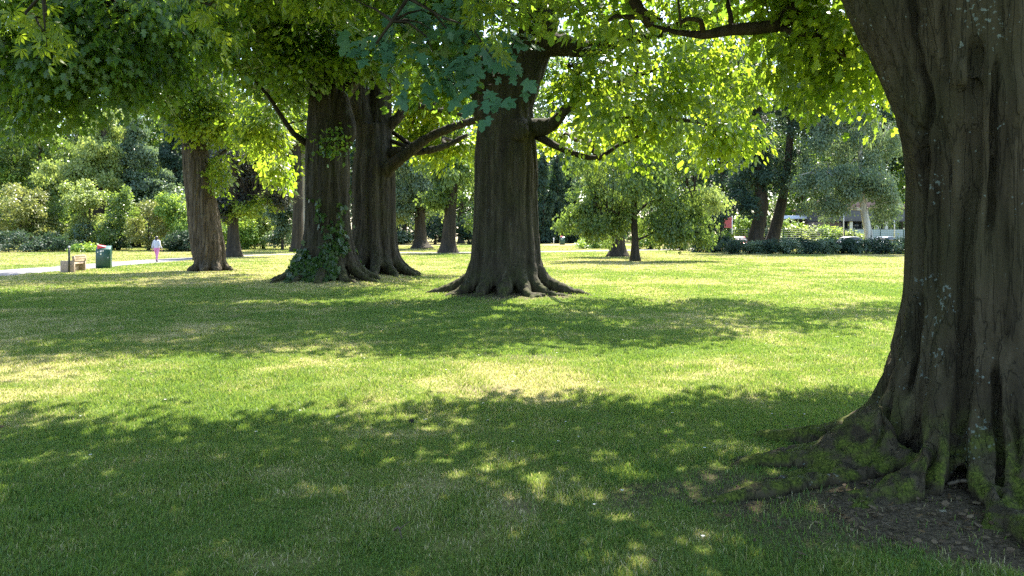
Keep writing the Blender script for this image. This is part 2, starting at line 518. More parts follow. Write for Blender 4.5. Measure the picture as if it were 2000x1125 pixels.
def dry_and_sunlit(x, y):
    a = noise2(x, y * 0.6, 0.16, 3, 21.0)
    b = noise2(x, y, 0.75, 3, 41.0)
    c = noise2(x, y, 3.0, 2, 51.0)
    v = 0.36 * a + 0.40 * b + 0.24 * c
    v = 0.46 + (v - 0.46) * 0.62 + 0.06 * np.exp(-((y - 7.8) / 1.6) ** 2) * smooth01((x + 2.5) / 2.5) + 0.07 * smooth01((y - 19) / 8)  # distance term yellows the far lawn, painting its sunlit paleness
    return smooth01((v - 0.40) / 0.26)


def axis(lo, hi, a, b, fine, grow=1.12):
    mid = list(np.arange(a, b + 1e-6, fine))
    s, v, up = fine, b, []
    while v < hi:
        s *= grow; v += s; up.append(v)
    s, v, dn = fine, a, []
    while v > lo:
        s *= grow; v -= s; dn.append(v)
    return np.array(dn[::-1] + mid + up)


gx_, gy_ = axis(-400, 400, -7, 7, 0.10), axis(-60, 600, 2.5, 14, 0.10)
GX, GY = np.meshgrid(gx_, gy_)
GZ = ground_z(GX, GY)
nx, ny = len(gx_), len(gy_)
idx = np.arange(nx * ny).reshape(ny, nx)
quads = np.stack([idx[:-1, :-1], idx[:-1, 1:], idx[1:, 1:], idx[1:, :-1]], -1).reshape(-1, 4)


def ground_mat():
    m, nt, N, L = new_mat('lawn_ground')
    out = N.new('ShaderNodeOutputMaterial')
    b = N.new('ShaderNodeBsdfPrincipled')
    b.inputs['Roughness'].default_value = 0.95
    b.inputs['Specular IOR Level'].default_value = 0.1
    tc = N.new('ShaderNodeTexCoord')
    def noise(s, d, stretch=None):
        n = N.new('ShaderNodeTexNoise'); n.inputs['Scale'].default_value = s; n.inputs['Detail'].default_value = d
        L.new(tc.outputs['Object'], n.inputs['Vector'])
        return n
    da = N.new('ShaderNodeAttribute'); da.attribute_name = 'dry'
    di = N.new('ShaderNodeAttribute'); di.attribute_name = 'dirt'
    n2 = noise(9, 6); n3 = noise(55, 4)
    add = N.new('ShaderNodeMath'); add.operation = 'MULTIPLY_ADD'; add.inputs[1].default_value = 0.5
    L.new(n2.outputs['Fac'], add.inputs[0]); L.new(da.outputs['Fac'], add.inputs[2])
    r = ramp(N, [(0.15, (0.075, 0.125, 0.022)), (0.6, (0.14, 0.17, 0.042)), (1.15 / 1.3, (0.30, 0.265, 0.12))])
    L.new(add.outputs[0], r.inputs['Fac'])
    r2 = ramp(N, [(0.3, (0.055, 0.042, 0.026)), (0.7, (0.12, 0.095, 0.062))])
    L.new(n3.outputs['Fac'], r2.inputs['Fac'])
    mx = N.new('ShaderNodeMix'); mx.data_type = 'RGBA'
    L.new(di.outputs['Fac'], mx.inputs['Factor']); L.new(r.outputs['Color'], mx.inputs['A']); L.new(r2.outputs['Color'], mx.inputs['B'])
    mv = N.new('ShaderNodeMix'); mv.data_type = 'RGBA'; mv.blend_type = 'MULTIPLY'; mv.inputs['Factor'].default_value = 1
    r3 = ramp(N, [(0.25, (0.55, 0.55, 0.55)), (0.75, (1.2, 1.2, 1.2))])
    L.new(n3.outputs['Fac'], r3.inputs['Fac'])
    L.new(mx.outputs['Result'], mv.inputs['A']); L.new(r3.outputs['Color'], mv.inputs['B'])
    L.new(mv.outputs['Result'], b.inputs['Base Color'])
    bp = N.new('ShaderNodeBump'); bp.inputs['Strength'].default_value = 0.5; bp.inputs['Distance'].default_value = 0.03
    L.new(n3.outputs['Fac'], bp.inputs['Height']); L.new(bp.outputs['Normal'], b.inputs['Normal'])
    L.new(b.outputs[0], out.inputs[0])
    return m


gm = mesh_from('ground', np.stack([GX.ravel(), GY.ravel(), GZ.ravel()], 1), quads, np.full(len(quads), 4), ground_mat(), True,
               {'dry': ('POINT', dry_and_sunlit(GX.ravel(), GY.ravel())), 'dirt': ('POINT', dirt_amount(GX.ravel(), GY.ravel()))})
tag(link('ground', gm), 'wide mown park lawn with green and straw coloured patches', 'lawn', kind='structure')

# path
pc, _ = catmull([(-21.5, 2, 0), (-22.2, 18, 0), (-22.7, 32, 0), (-23.6, 46, 0), (-24.0, 56, 0), (-22.0, 64, 0), (-15, 69, 0), (0, 72.5, 0), (14, 79, 0), (32, 90, 0), (60, 104, 0)], [1] * 11, 0.8)
T = np.gradient(pc, axis=0); T /= np.linalg.norm(T, axis=1)[:, None]
side = np.stack([T[:, 1], -T[:, 0], np.zeros(len(T))], 1)
prow = []
for k in (-1.85, -0.9, 0, 0.9, 1.85):
    wob = 0.12 * (noise2(pc[:, 0], pc[:, 1], 0.7, 2, 3 + k) - 0.5) * (abs(k) > 1)
    q = pc + side * (k + wob * 2)[:, None]
    q[:, 2] = ground_z(q[:, 0], q[:, 1]) + 0.012 - 0.006 * abs(k)
    prow.append(q)
pv = np.stack(prow, 1)
n_, k_ = pv.shape[:2]
pi = np.arange(n_ * k_).reshape(n_, k_)
pq = np.stack([pi[:-1, :-1], pi[:-1, 1:], pi[1:, 1:], pi[1:, :-1]], -1).reshape(-1, 4)
M['path'] = simple_mat('grey_path_asphalt', (0.125, 0.12, 0.125), 0.9, var=0.18, scale=2.5, bump=0.2)  # tree shade over the path put into a darker asphalt colour
tag(link('path', mesh_from('path', pv.reshape(-1, 3), pq, np.full(len(pq), 4), M['path'], True)), 'grey asphalt path running past the bench', 'path', kind='structure')
PATH = pc


def on_path(x, y, w=1.9):
    s = np.zeros(len(x), bool)
    k = (y > 20)
    xi, yi = x[k], y[k]
    if len(xi):
        dmin = np.full(len(xi), 1e9)
        for c in PATH[::2]:
            dmin = np.minimum(dmin, (xi - c[0]) ** 2 + (yi - c[1]) ** 2)
        s[k] = dmin < w * w
    return s


# grass blades
def grass():
    xs, ys = [], []
    # (from, to, blades per square metre at the near end)
    d = 2.9
    while d < 95:
        d2 = d * 1.06 + 0.05
        rho = 7600 * min(1.0, (6.5 / d) ** 1.9)
        w = 1.50 * d2 + 2.6
        n = int(rho * (d2 - d) * w)
        ys.append(d + (d2 - d) * RNG.random(n)); xs.append((RNG.random(n) - 0.5) * w)
        d = d2
    x, y = np.concatenate(xs), np.concatenate(ys)
    dirt = dirt_amount(x, y)
    thin = smooth01((noise2(x, y, 5.0, 2, 71.0) - 0.2) / 0.4) * 0.5 + 0.5
    keep = (RNG.random(len(x)) > dirt * 0.97) & (RNG.random(len(x)) < thin) & ~on_path(x, y)
    x, y = x[keep], y[keep]
    n = len(x)
    dry = dry_and_sunlit(x, y)
    tuft = smooth01((noise2(x, y, 2.6, 3, 81.0) - 0.25) / 0.5)
    sc = np.clip(y / 6.0, 1.0, 9.0)
    h = (0.016 + 0.026 * tuft ** 1.3 + 0.014 * RNG.random(n)) * (1 - 0.25 * dry) * sc ** 0.28
    w = 0.0027 * sc * (0.7 + 0.7 * RNG.random(n))
    a = RNG.random(n) * 2 * math.pi
    lean = np.abs(RNG.normal(size=n)) * 0.6 * h
    dx, dy = np.cos(a), np.sin(a)
    b = RNG.random(n) * 2 * math.pi
    wx, wy = np.cos(b) * w, np.sin(b) * w
    z = ground_z(x, y) - 0.004
    base = np.stack([x, y, z], 1)
    v = np.empty((n, 5, 3))
    v[:, 0] = base - np.stack([wx, wy, 0 * z], 1)
    v[:, 1] = base + np.stack([wx, wy, 0 * z], 1)
    mid = base + np.stack([dx * lean * 0.35, dy * lean * 0.35, h * 0.6], 1)
    v[:, 2] = mid + np.stack([wx, wy, 0 * z], 1) * 0.75
    v[:, 3] = mid - np.stack([wx, wy, 0 * z], 1) * 0.75
    v[:, 4] = base + np.stack([dx * lean, dy * lean, h], 1)
    fl = np.array([0, 1, 2, 3, 3, 2, 4])
    loops = (np.arange(n) * 5)[:, None] + fl[None, :]
    sizes = np.tile([4, 3], n)
    t = np.clip(dry * (0.35 + 0.9 * RNG.random(n)) + 0.14 * RNG.normal(size=n) + 0.45 * (noise2(x, y, 4.2, 3, 61.0) - 0.5), 0, 1)
    straw = RNG.random(n) < (0.05 + 0.30 * dry)
    t = np.where(straw, np.clip(t + 0.55, 0, 1), t * 0.75)
    m, nt, N, L = new_mat('grass_blade')
    out = N.new('ShaderNodeOutputMaterial')
    at = N.new('ShaderNodeAttribute'); at.attribute_name = 'tint'
    r1 = ramp(N, [(0.0, (0.080, 0.155, 0.034)), (0.45, (0.17, 0.215, 0.060)), (0.75, (0.34, 0.315, 0.14)), (1.0, (0.52, 0.46, 0.27))])
    r2 = ramp(N, [(0.0, (0.23, 0.36, 0.045)), (0.45, (0.38, 0.45, 0.075)), (0.75, (0.54, 0.50, 0.18)), (1.0, (0.62, 0.55, 0.31))])
    L.new(at.outputs['Fac'], r1.inputs['Fac']); L.new(at.outputs['Fac'], r2.inputs['Fac'])
    p = N.new('ShaderNodeBsdfPrincipled'); p.inputs['Roughness'].default_value = 0.5; p.inputs['Specular IOR Level'].default_value = 0.35
    tr = N.new('ShaderNodeBsdfTranslucent'); mx = N.new('ShaderNodeMixShader'); mx.inputs[0].default_value = 0.42
    L.new(r1.outputs['Color'], p.inputs['Base Color']); L.new(r2.outputs['Color'], tr.inputs['Color'])
    L.new(p.outputs[0], mx.inputs[1]); L.new(tr.outputs[0], mx.inputs[2]); L.new(mx.outputs[0], out.inputs[0])
    me = mesh_from('grass', v.reshape(-1, 3), loops, sizes, m, attrs={'tint': ('FACE', np.repeat(t, 2))})
    tag(link('grass', me), 'short mown lawn grass with dry straw coloured patches', 'grass', kind='stuff')
    print('grass blades', n)


grass()


# ------------------------------------------------------------------ big trunks
def sculpt(name, tubes, voxel, mat, base, smooth_it=5, disp=(0.02, 0.012), stretch=(7, 7, 0.5), post=None):
    mb = MB()
    for pts, rad in tubes:
        p, r = catmull(pts, rad, max(0.05, voxel * 3))
        v, f = tube(p, r, 14)
        mb.add(v, f)
    me = mesh_from(name, np.concatenate(mb.v), mb.l, mb.s)
    o = link(name + '_tmp', me)
    m = o.modifiers.new('r', 'REMESH'); m.mode = 'VOXEL'; m.voxel_size = voxel
    s = o.modifiers.new('s', 'SMOOTH'); s.iterations = smooth_it; s.factor = 0.5
    dg = bpy.context.evaluated_depsgraph_get()
    me2 = bpy.data.meshes.new_from_object(o.evaluated_get(dg))
    bpy.data.objects.remove(o)
    n = len(me2.vertices)
    co = np.empty(n * 3, np.float32); me2.vertices.foreach_get('co', co); co = co.reshape(-1, 3).astype(float)
    no = np.empty(n * 3, np.float32); me2.vertices.foreach_get('normal', no); no = no.reshape(-1, 3).astype(float)
    a1 = fbm(co * np.array(stretch) + 5, 4)
    rid = 1 - np.abs(2 * fbm(co * np.array(stretch) * np.array([1.5, 1.5, 1.3]) + 31, 3) - 1)
    big = fbm(co * np.array([1.6, 1.6, 0.7]) + 77, 3)
    d = disp[0] * 2 * (a1 - 0.5) - disp[1] * smooth01((rid - 0.80) / 0.16) + disp[0] * 2.2 * (big - 0.5)
    co = co + no * d[:, None]
    if post is not None:
        co = post(co, no)
    me2.vertices.foreach_set('co', (co - np.array(base)).astype(np.float32).ravel())
    me2.polygons.foreach_set('use_smooth', np.ones(len(me2.polygons), bool))
    me2.materials.clear(); me2.materials.append(mat)
    me2.name = name
    me2.update()
    return me2


def column(c, ang, zs, rs, rads, tail=1.2, tz=0.0, twist=0.0, wob=0.05, seed=0):
    """one flute of a trunk, ending in a root: radial distances rs and tube radii rads at heights zs (top to bottom)"""
    rg = np.random.default_rng(seed)
    pts, rr = [], []
    a0 = math.radians(ang)
    for z, r, q in zip(zs, rs, rads):
        a = a0 + twist * z + rg.normal() * wob * 0.4
        pts.append((c[0] + math.cos(a) * r, c[1] + math.sin(a) * r, z)); rr.append(q)
    rl, ql = rs[-1], rads[-1]
    k = 5
    a = a0
    for i in range(1, k + 1):
        t = i / k
        a += rg.normal() * wob * 1.6
        r = rl + (tail - rl) * t
        pts.append((c[0] + math.cos(a) * r, c[1] + math.sin(a) * r, zs[-1] * (1 - t) ** 1.5 * 0.8 - 0.045 * t + tz))
        rr.append(max(0.03, ql * (1 - t) ** 0.8 * 0.95 + 0.03))
    return np.array(pts), np.array(rr)


def branch_path(a, b, rg, sag=0.12, k=5):
    a, b = np.array(a, float), np.array(b, float)
    L = np.linalg.norm(b - a)
    t = np.linspace(0, 1, k)[:, None]
    p = a + (b - a) * t
    p[:, 2] += (np.sin(t[:, 0] * math.pi) * sag * L)
    p[1:-1] += rg.normal(size=(k - 2, 3)) * 0.05 * L
    return p


def branches_mesh(name, nodes, clumps, sprays, base, mat, rg, r0=0.10, twigs=0.35, thin=0.012, extra=(), into=None):
    """boughs from the nearest limb node to each clump, then twigs to the leaf sprays"""
    mb = into if into is not None else MB()
    nodes = np.array(nodes, float)
    hubs = []
    for pts, rad in extra:
        p, r = catmull(pts, rad, 0.25)
        mb.tube(p - base, r, 8)
        hubs.append(p[len(p) // 2:])
    for c in clumps:
        c0 = np.array(c[:3])
        dd = np.linalg.norm((nodes - c0) * np.array([1, 1, 1.3]), axis=1) + 0.6 * np.maximum(0, nodes[:, 2] - c0[2])
        s = nodes[np.argmin(dd)]
        p = branch_path(s, c0, rg)
        L = np.linalg.norm(c0 - s)
        q, r = catmull(p, np.linspace(min(r0, 0.025 * L + 0.02), 0.022, len(p)), 0.3)
        mb.tube(q - base, r, 6)
        hubs.append(q[len(q) // 3:])
    H = np.concatenate(hubs)
    sel = sprays[rg.random(len(sprays)) < twigs]
    for s in sel:
        i = np.argmin(((H - s) ** 2).sum(1) + rg.random(len(H)) * 0.3)
        if np.linalg.norm(H[i] - s) > 4.5:
            continue
        p = branch_path(H[i], s, rg, 0.10, 4)
        mb.tube(p - base, np.linspace(thin * 1.5, thin * 0.4, 4), 3, cap=False)
    if into is not None:
        return None
    return mesh_from(name, np.concatenate(mb.v), mb.l, mb.s, mat, True)


def big_tree(name, label, group, base, tubes, voxel, bark, nodes, crowns, extra=(), cat='tree', seed=1, disp=(0.02, 0.012), twigs=0.35, smooth_it=5, r0=0.10, stretch=(7, 7, 0.5), post=None):
    base = np.array(base, float)
    root = empty(name, base, label, cat, group)
    link('trunk', sculpt('trunk', tubes, voxel, bark, base, smooth_it, disp, stretch, post), root)
    rg = np.random.default_rng(seed)
    allc, alls = [], []
    for k, cr in enumerate(crowns):
        cr = dict(cr)
        cl = cr.pop('clumps'); tmpl = cr.pop('tmpl'); mat = cr.pop('mat'); keep = cr.pop('keep', None); bough = cr.pop('bough', True)
        pos, d, nr, sz, st, C = spray_cloud(cl, keep, rng=rg, **cr)
        link('crown', leaves_mesh('crown', pos - base, d, nr, sz, st, tmpl, mat), root)
        allc += list(cl) if bough else []; alls.append(C)
        print(name, 'crown', k, len(pos), 'leaves')
    link('branches', branches_mesh('branches', nodes, allc, np.concatenate(alls), base, M['twig'], rg, r0, twigs, extra=extra), root)
    return root


def groove_post(cxy, grooves):
    """deep folds between the flutes: each fold is a curve seen from the lawn side (row -> column of the photo), cut into the wood"""
    def f(co, no):
        d = np.maximum(co[:, 1], 0.5)
        px, py = 1000 + F * co[:, 0] / d, HZ - F * (co[:, 2] - CH) / d
        toc = unit(np.stack([-co[:, 0], -co[:, 1], 0 * d], 1))
        front = smooth01(((no * toc).sum(1) + 0.05) / 0.35)
        cut = np.zeros(len(co))
        for rows, cols, w, dep in grooves:
            gxp = np.interp(py, rows, cols) + 5 * (vnoise(np.stack([py * 0.03, 0 * py, 0 * py + w], 1)) - 0.5)
            fade = smooth01((py - rows[0]) / 45) * smooth01((rows[-1] - py) / 45)
            t = (px - gxp) / w
            cut += dep * fade * np.exp(-t * t) - dep * 0.22 * fade * np.exp(-((np.abs(t) - 2.0) / 0.8) ** 2)
        return co - no * (cut * front)[:, None]
    return f


RIGHT_GROOVES = [
    ([-60, 65, 134, 199, 279, 318, 398, 547, 700, 790], [1780, 1789, 1799, 1817, 1805, 1809, 1800, 1793, 1789, 1770], 8, 0.085),
    ([205, 225, 245, 290], [1762, 1775, 1790, 1806], 7, 0.05),
    ([60, 130, 350, 450, 550, 650, 720, 840, 960], [1908, 1904, 1903, 1886, 1880, 1884, 1886, 1871, 1872], 13, 0.075),
    ([100, 140, 250, 330, 400, 470], [1950, 1942, 1938, 1937, 1937, 1932], 6, 0.06),
    ([700, 760, 830, 900, 985], [1944, 1946, 1948, 1955, 1950], 7, 0.085),
    ([790, 840, 930], [1976, 1984, 1992], 7, 0.06),
    ([660, 716, 815, 900], [1748, 1744, 1729, 1700], 7, 0.05),
    ([840, 880, 990], [1826, 1824, 1818], 8, 0.09),
    ([-40, 30, 110, 190], [1845, 1838, 1845, 1850], 7, 0.04),
    ([20, 70, 150, 230], [1722, 1745, 1772, 1785], 5, 0.02),
    ([250, 420, 600], [1852, 1858, 1850], 6, 0.018),
    ([420, 560, 690], [1968, 1962, 1966], 6, 0.02),
]

# --- the huge trunk at the right edge
c = np.array([3.22, 5.0])
ZS = [4.3, 3.2, 2.68, 2.4, 2.06, 1.3, 0.99, 0.71, 0.44, 0.27, 0.13]
RTOT = np.array([0.86, 0.70, 0.60, 0.56, 0.515, 0.52, 0.565, 0.63, 0.725, 0.84, 1.06])
RT = []
for ang, tail, q, dr, sd in ((148, 1.7, 0.17, 0.0, 1), (179, 1.9, 0.18, 0.0, 2), (213, 1.5, 0.155, -0.01, 3), (233.5, 1.25, 0.085, 0.0, 4), (250, 1.3, 0.13, 0.015, 44), (276, 1.3, 0.18, 0.0, 5), (308, 1.5, 0.19, 0.01, 6), (342, 1.5, 0.2, 0, 7), (18, 1.4, 0.2, 0, 8), (55, 1.5, 0.2, 0, 9), (90, 1.3, 0.2, 0, 10), (120, 1.4, 0.17, 0, 11)):
    left = max(0.0, math.cos(math.radians(ang - 160)))
    tot = RTOT + dr
    if left < 0.5:
        tot = tot.copy(); tot[:3] = [0.62, 0.58, 0.55]; tot[8:] *= np.array([0.96, 0.92, 0.84])
    sc = np.array([1, 1, 1, 1, 1, 1, 1, 0.98, 0.9, 0.78, 0.6])
    if q < 0.1:
        sc = np.array([0.7, 0.8, 0.9, 1, 1, 1.1, 1.2, 1.25, 1.2, 1.1, 0.9])
    RT.append(column(c, ang, ZS, list(tot - q * sc), list(q * sc), tail, 0.02, 0.0, 0.05, sd))
RT.append((np.array([(c[0], c[1], -0.1), (c[0], c[1], 0.5), (c[0], c[1], 1.0), (c[0], c[1], 2.4), (c[0] + 0.05, c[1], 3.0)]), np.array([0.62, 0.50, 0.42, 0.42, 0.40])))
# two main limbs forking just above the frame
RT.append((np.array([(3.0, 5.0, 2.0), (2.82, 5.02, 2.7), (2.62, 5.1, 3.3), (2.2, 5.3, 4.5), (1.7, 5.6, 6.0)]), np.array([0.26, 0.30, 0.33, 0.30, 0.24])))
RT.append((np.array([(3.38, 4.92, 1.9), (3.50, 4.86, 2.6), (3.72, 4.8, 3.4), (4.3, 4.7, 4.8), (5.0, 4.6, 6.2)]), np.array([0.28, 0.32, 0.34, 0.30, 0.25])))
RT.append((np.array([(3.3, 5.2, 2.4), (3.3, 5.5, 3.6), (3.3, 5.9, 5.0), (3.2, 6.4, 6.5)]), np.array([0.36, 0.34, 0.3, 0.22])))
# healed branch scar on the front
bs = P(1862, 62, 4.75)
RT.append((np.array([bs + (0.05, 0.25, -0.1), bs, bs + (-0.02, -0.06, 0.02)]), np.array([0.20, 0.17, 0.09])))
bs2 = P(1893, 165, 4.6)
RT.append((np.array([bs2 + (0.05, 0.25, 0.35), bs2 + (0, 0.1, 0.12), bs2]), np.array([0.16, 0.12, 0.06])))
# surface roots running left and to the front
rgr = np.random.default_rng(8)
for pts, r0_ in (([(2.50, 4.98, 0.34), (2.25, 5.02, 0.22), (2.0, 4.98, 0.13), (1.72, 5.04, 0.05), (1.4, 5.08, -0.03)], 0.12),
                 ([(2.48, 4.85, 0.27), (2.2, 4.78, 0.15), (1.95, 4.80, 0.09), (1.65, 4.70, 0.05), (1.3, 4.70, -0.02)], 0.10),
                 ([(2.55, 4.72, 0.20), (2.25, 4.62, 0.11), (1.95, 4.60, 0.07), (1.6, 4.48, 0.04), (1.05, 4.42, -0.02)], 0.09),
                 ([(2.2, 4.78, 0.15), (2.0, 4.66, 0.08), (1.75, 4.6, 0.05), (1.5, 4.62, -0.02)], 0.06),
                 ([(2.25, 5.02, 0.2), (2.1, 5.15, 0.1), (1.9, 5.2, 0.05), (1.65, 5.3, -0.03)], 0.07),
                 ([(2.62, 4.58, 0.16), (2.4, 4.42, 0.07), (2.15, 4.36, 0.03), (1.85, 4.25, -0.03)], 0.08),
                 ([(2.95, 4.48, 0.14), (2.84, 4.25, 0.07), (2.72, 4.05, 0.04), (2.70, 3.8, 0.02), (2.8, 3.5, -0.05)], 0.11),
                 ([(2.84, 4.25, 0.07), (2.65, 4.12, 0.04), (2.5, 3.98, -0.03)], 0.07)):
    p_ = np.array(pts)
    p_[1:-1] += rgr.normal(size=(len(pts) - 2, 3)) * np.array([0.03, 0.03, 0.012])
    RT.append((p_, np.linspace(r0_ * 1.12, 0.036, len(pts)) * (1 + 0.15 * rgr.normal(size=len(pts)))))


def right_keep(C):
    px, py = proj(C)
    lim = np.interp(px, [-400, 0, 300, 700, 1000, 1380, 1500, 1560, 1640, 1740, 1800, 2200], [-40, -30, -40, -50, -30, -10, 30, 120, 190, 195, -60, -60])
    lim = lim + RNG.normal(size=len(C)) * 14 - 45
    vis = (py > lim) & (C[:, 1] > 2.2)
    return ~vis & ~sunny(C)


def pre(px, py, d, rx, ry, rz, n):
    p = P(px, py, d)
    return (p[0], p[1], p[2], rx, ry, rz, n)


def nosun(C):
    return ~sunny(C)


right_dome = [(1.0, 6.2, 6.4, 4.6, 3.6, 1.3, 267), (-2.2, 6.0, 6.6, 3.8, 3.6, 1.4, 243), (4.5, 6.0, 7.5, 4.5, 4.5, 2.0, 210), (0.5, 3.5, 8.8, 5.0, 4.5, 2.2, 267),
              (-3.5, 3.0, 7.5, 3.5, 3.5, 1.6, 194), (3.0, 5.5, 12, 4.5, 4.5, 2.6, 178), (-0.5, 7.5, 9.5, 4.0, 3.5, 1.8, 178), (-4.6, 6.0, 8.4, 2.8, 3.0, 1.4, 137),
              (4.2, 7.6, 5.2, 3.0, 2.0, 0.9, 105), (-3.2, 9.2, 5.7, 2.2, 1.2, 0.6, 110), (0.2, 9.4, 5.5, 2.2, 1.2, 0.6, 110), (2.6, 9.6, 5.3, 1.8, 1.1, 0.5, 80), (-5.4, 8.8, 6.2, 1.6, 1.3, 0.6, 70), (1.6, 6.8, 7.6, 2.0, 2.0, 0.8, 80), (2.5, 1.0, 7.0, 4, 3, 1.5, 129)]
right_vis = [pre(1650, 110, 8.6, 0.95, 1.0, 0.50, 60), pre(1560, 40, 9.0, 0.9, 1.0, 0.35, 40), pre(1705, 150, 9.2, 0.55, 0.7, 0.32, 26), pre(1420, -10, 9.0, 1.3, 0.9, 0.32, 44), pre(1330, 45, 8.4, 0.6, 0.6, 0.2, 24), pre(1190, 40, 8.6, 0.6, 0.6, 0.22, 22), pre(1240, -5, 9.2, 1.0, 0.8, 0.28, 26)]
teal = [pre(x_, y_ - 20, d_, 0.05, 0.05, 0.03, 1) for x_, y_, d_ in ((735, 105, 7.0), (765, 80, 7.1), (830, 25, 7.3), (745, 100, 7.0), (790, 60, 7.2), (800, 100, 6.9), (850, 45, 7.3), (860, 85, 7.0), (905, 60, 7.2), (840, 125, 6.8), (885, 130, 6.8), (925, 110, 7.0), (960, 130, 6.8), (985, 160, 6.8), (930, 165, 6.7), (870, 165, 6.7), (820, 150, 6.8), (955, 25, 7.3), (900, 15, 7.4), (1000, 90, 7.0))]
hang = [pre(410, 10, 6.8, 0.32, 0.3, 0.18, 9), pre(435, 70, 6.8, 0.14, 0.15, 0.10, 4), pre(50, 25, 6.4, 0.38, 0.3, 0.12, 7), pre(100, 85, 6.4, 0.16, 0.2, 0.08, 3), pre(960, 15, 6.2, 0.30, 0.3, 0.12, 8), pre(1060, 20, 6.6, 0.35, 0.3, 0.16, 9), pre(640, -10, 7.0, 0.5, 0.3, 0.14, 9)]
limbs = [np.array([(2.9, 6.3, 6.3), (2.6, 7.2, 5.4), (3.45, 8.6, 4.9), (3.35, 8.75, 4.3), (3.1, 8.8, 4.10), (2.6, 8.8, 4.06), (2.3, 8.9, 4.02), (2.0, 9.0, 4.08), (1.7, 9.1, 4.2)])]
limbs_r = [np.array([0.14, 0.11, 0.10, 0.09, 0.085, 0.075, 0.055, 0.035, 0.015])]
for tgt, mid in ((teal[0], (0.6, 6.4, 5.2)), (hang[0], (-1.2, 6.6, 5.4)), (hang[2], (-2.0, 6.2, 5.2))):
    limbs.append(np.array([(1.9, 5.5, 5.6), mid, (np.array(mid) + np.array(tgt[:3])) / 2 + (0, 0, 0.25), tgt[:3]]))
    limbs_r.append(np.array([0.08, 0.05, 0.03, 0.012]))
nodes_r = [(2.2, 5.3, 4.6), (1.7, 5.6, 6.0), (4.4, 4.7, 4.8), (5.0, 4.6, 6.2), (3.2, 6.4, 6.5), (3.3, 5.9, 5.0)] + [tuple(q) for q in limbs[0][2:]] + [tuple(l[2]) for l in limbs[1:]]
big_tree('maple_tree', 'huge mossy fluted trunk at the right edge, spreading roots over bare soil', 'old trees on the lawn', (3.22, 5.0, 0), RT, 0.016, M['bark_big'], nodes_r,
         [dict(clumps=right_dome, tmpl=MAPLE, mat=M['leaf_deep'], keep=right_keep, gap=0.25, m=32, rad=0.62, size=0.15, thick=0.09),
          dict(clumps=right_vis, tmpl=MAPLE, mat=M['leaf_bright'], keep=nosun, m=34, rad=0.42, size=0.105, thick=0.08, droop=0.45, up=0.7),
          dict(clumps=teal, bough=False, tmpl=MAPLE, mat=M['leaf_skylit'], m=20, rad=0.29, size=0.135, thick=0.02, droop=0.25, up=0.7, jit=0.16, bias=(0.0, -0.6, 0.0), gap=0),
          dict(clumps=hang, bough=False, tmpl=PALM, mat=M['leaf_chestnut'], m=4, rad=0.17, size=0.105, thick=0.06, droop=0.5, up=0.7, gap=0)],
         extra=list(zip(limbs, limbs_r)), seed=3, disp=(0.014, 0.014), twigs=0.4, smooth_it=4, post=groove_post((3.22, 5.0), RIGHT_GROOVES))

# --- centre tree
c = np.array([-0.16, 19.85])
ZS = [5.6, 4.6, 3.8, 3.0, 2.2, 1.1, 0.75, 0.48, 0.28, 0.14]
CTOT = np.array([0.66, 0.78, 0.86, 0.875, 0.875, 0.95, 1.05, 1.2, 1.5, 1.9])
CT = []
for k, (ang, tail, rr) in enumerate(((176, 2.6, 0.27), (212, 2.2, 0.25), (240, 1.9, 0.24), (266, 1.7, 0.27), (293, 1.9, 0.21), (318, 2.1, 0.27), (354, 2.5, 0.27), (35, 2.0, 0.3), (75, 2.0, 0.3), (110, 2.0, 0.3), (145, 2.1, 0.3))):
    sc = np.array([0.8, 0.9, 1, 1, 1, 1, 1, 0.9, 0.7, 0.45])
    tot = CTOT * (1 + 0.03 * math.sin(k * 2.1))
    if 200 < ang < 335: tot = tot * np.array([1, 1, 1, 1, 1, 1, 0.98, 0.94, 0.88, 0.82])
    CT.append(column(c, ang, ZS, list(tot - rr * sc), list(rr * sc), tail, 0.03, 0.02, 0.06, 50 + k))
CT.append((np.array([(c[0], c[1], -0.1), (c[0], c[1], 2), (c[0], c[1], 4.4)]), np.array([0.85, 0.62, 0.5])))
CT.append((np.array([P(985, 230, 19.8), P(1015, 150, 19.7), P(1048, 70, 19.7), P(1062, -10, 19.8), P(1060, -120, 20), P(1050, -260, 20.4)]), np.array([0.66, 0.60, 0.52, 0.46, 0.38, 0.28])))
CT.append((np.array([P(960, 230, 19.9), P(945, 150, 20), P(915, 70, 20.2), P(880, -30, 20.4), P(840, -160, 20.8)]), np.array([0.5, 0.42, 0.34, 0.28, 0.2])))
CT.append((np.array([P(1050, 85, 19.7), P(1095, 88, 19.4), P(1145, 95, 19.1), P(1210, 80, 18.9), P(1300, 60, 18.8), P(1400, 20, 18.8)]), np.array([0.36, 0.30, 0.22, 0.17, 0.13, 0.09])))
CT.append((np.array([P(1000, 230, 19.6), P(1018, 262, 19.0), P(1022, 268, 18.92)]), np.array([0.34, 0.22, 0.08])))
CT.append((np.array([P(1035, 250, 19.6), P(1075, 245, 19.4), P(1110, 210, 19.3), P(1150, 190, 19.3), P(1240, 150, 19.4), P(1330, 120, 19.5)]), np.array([0.26, 0.2, 0.15, 0.11, 0.08, 0.05])))
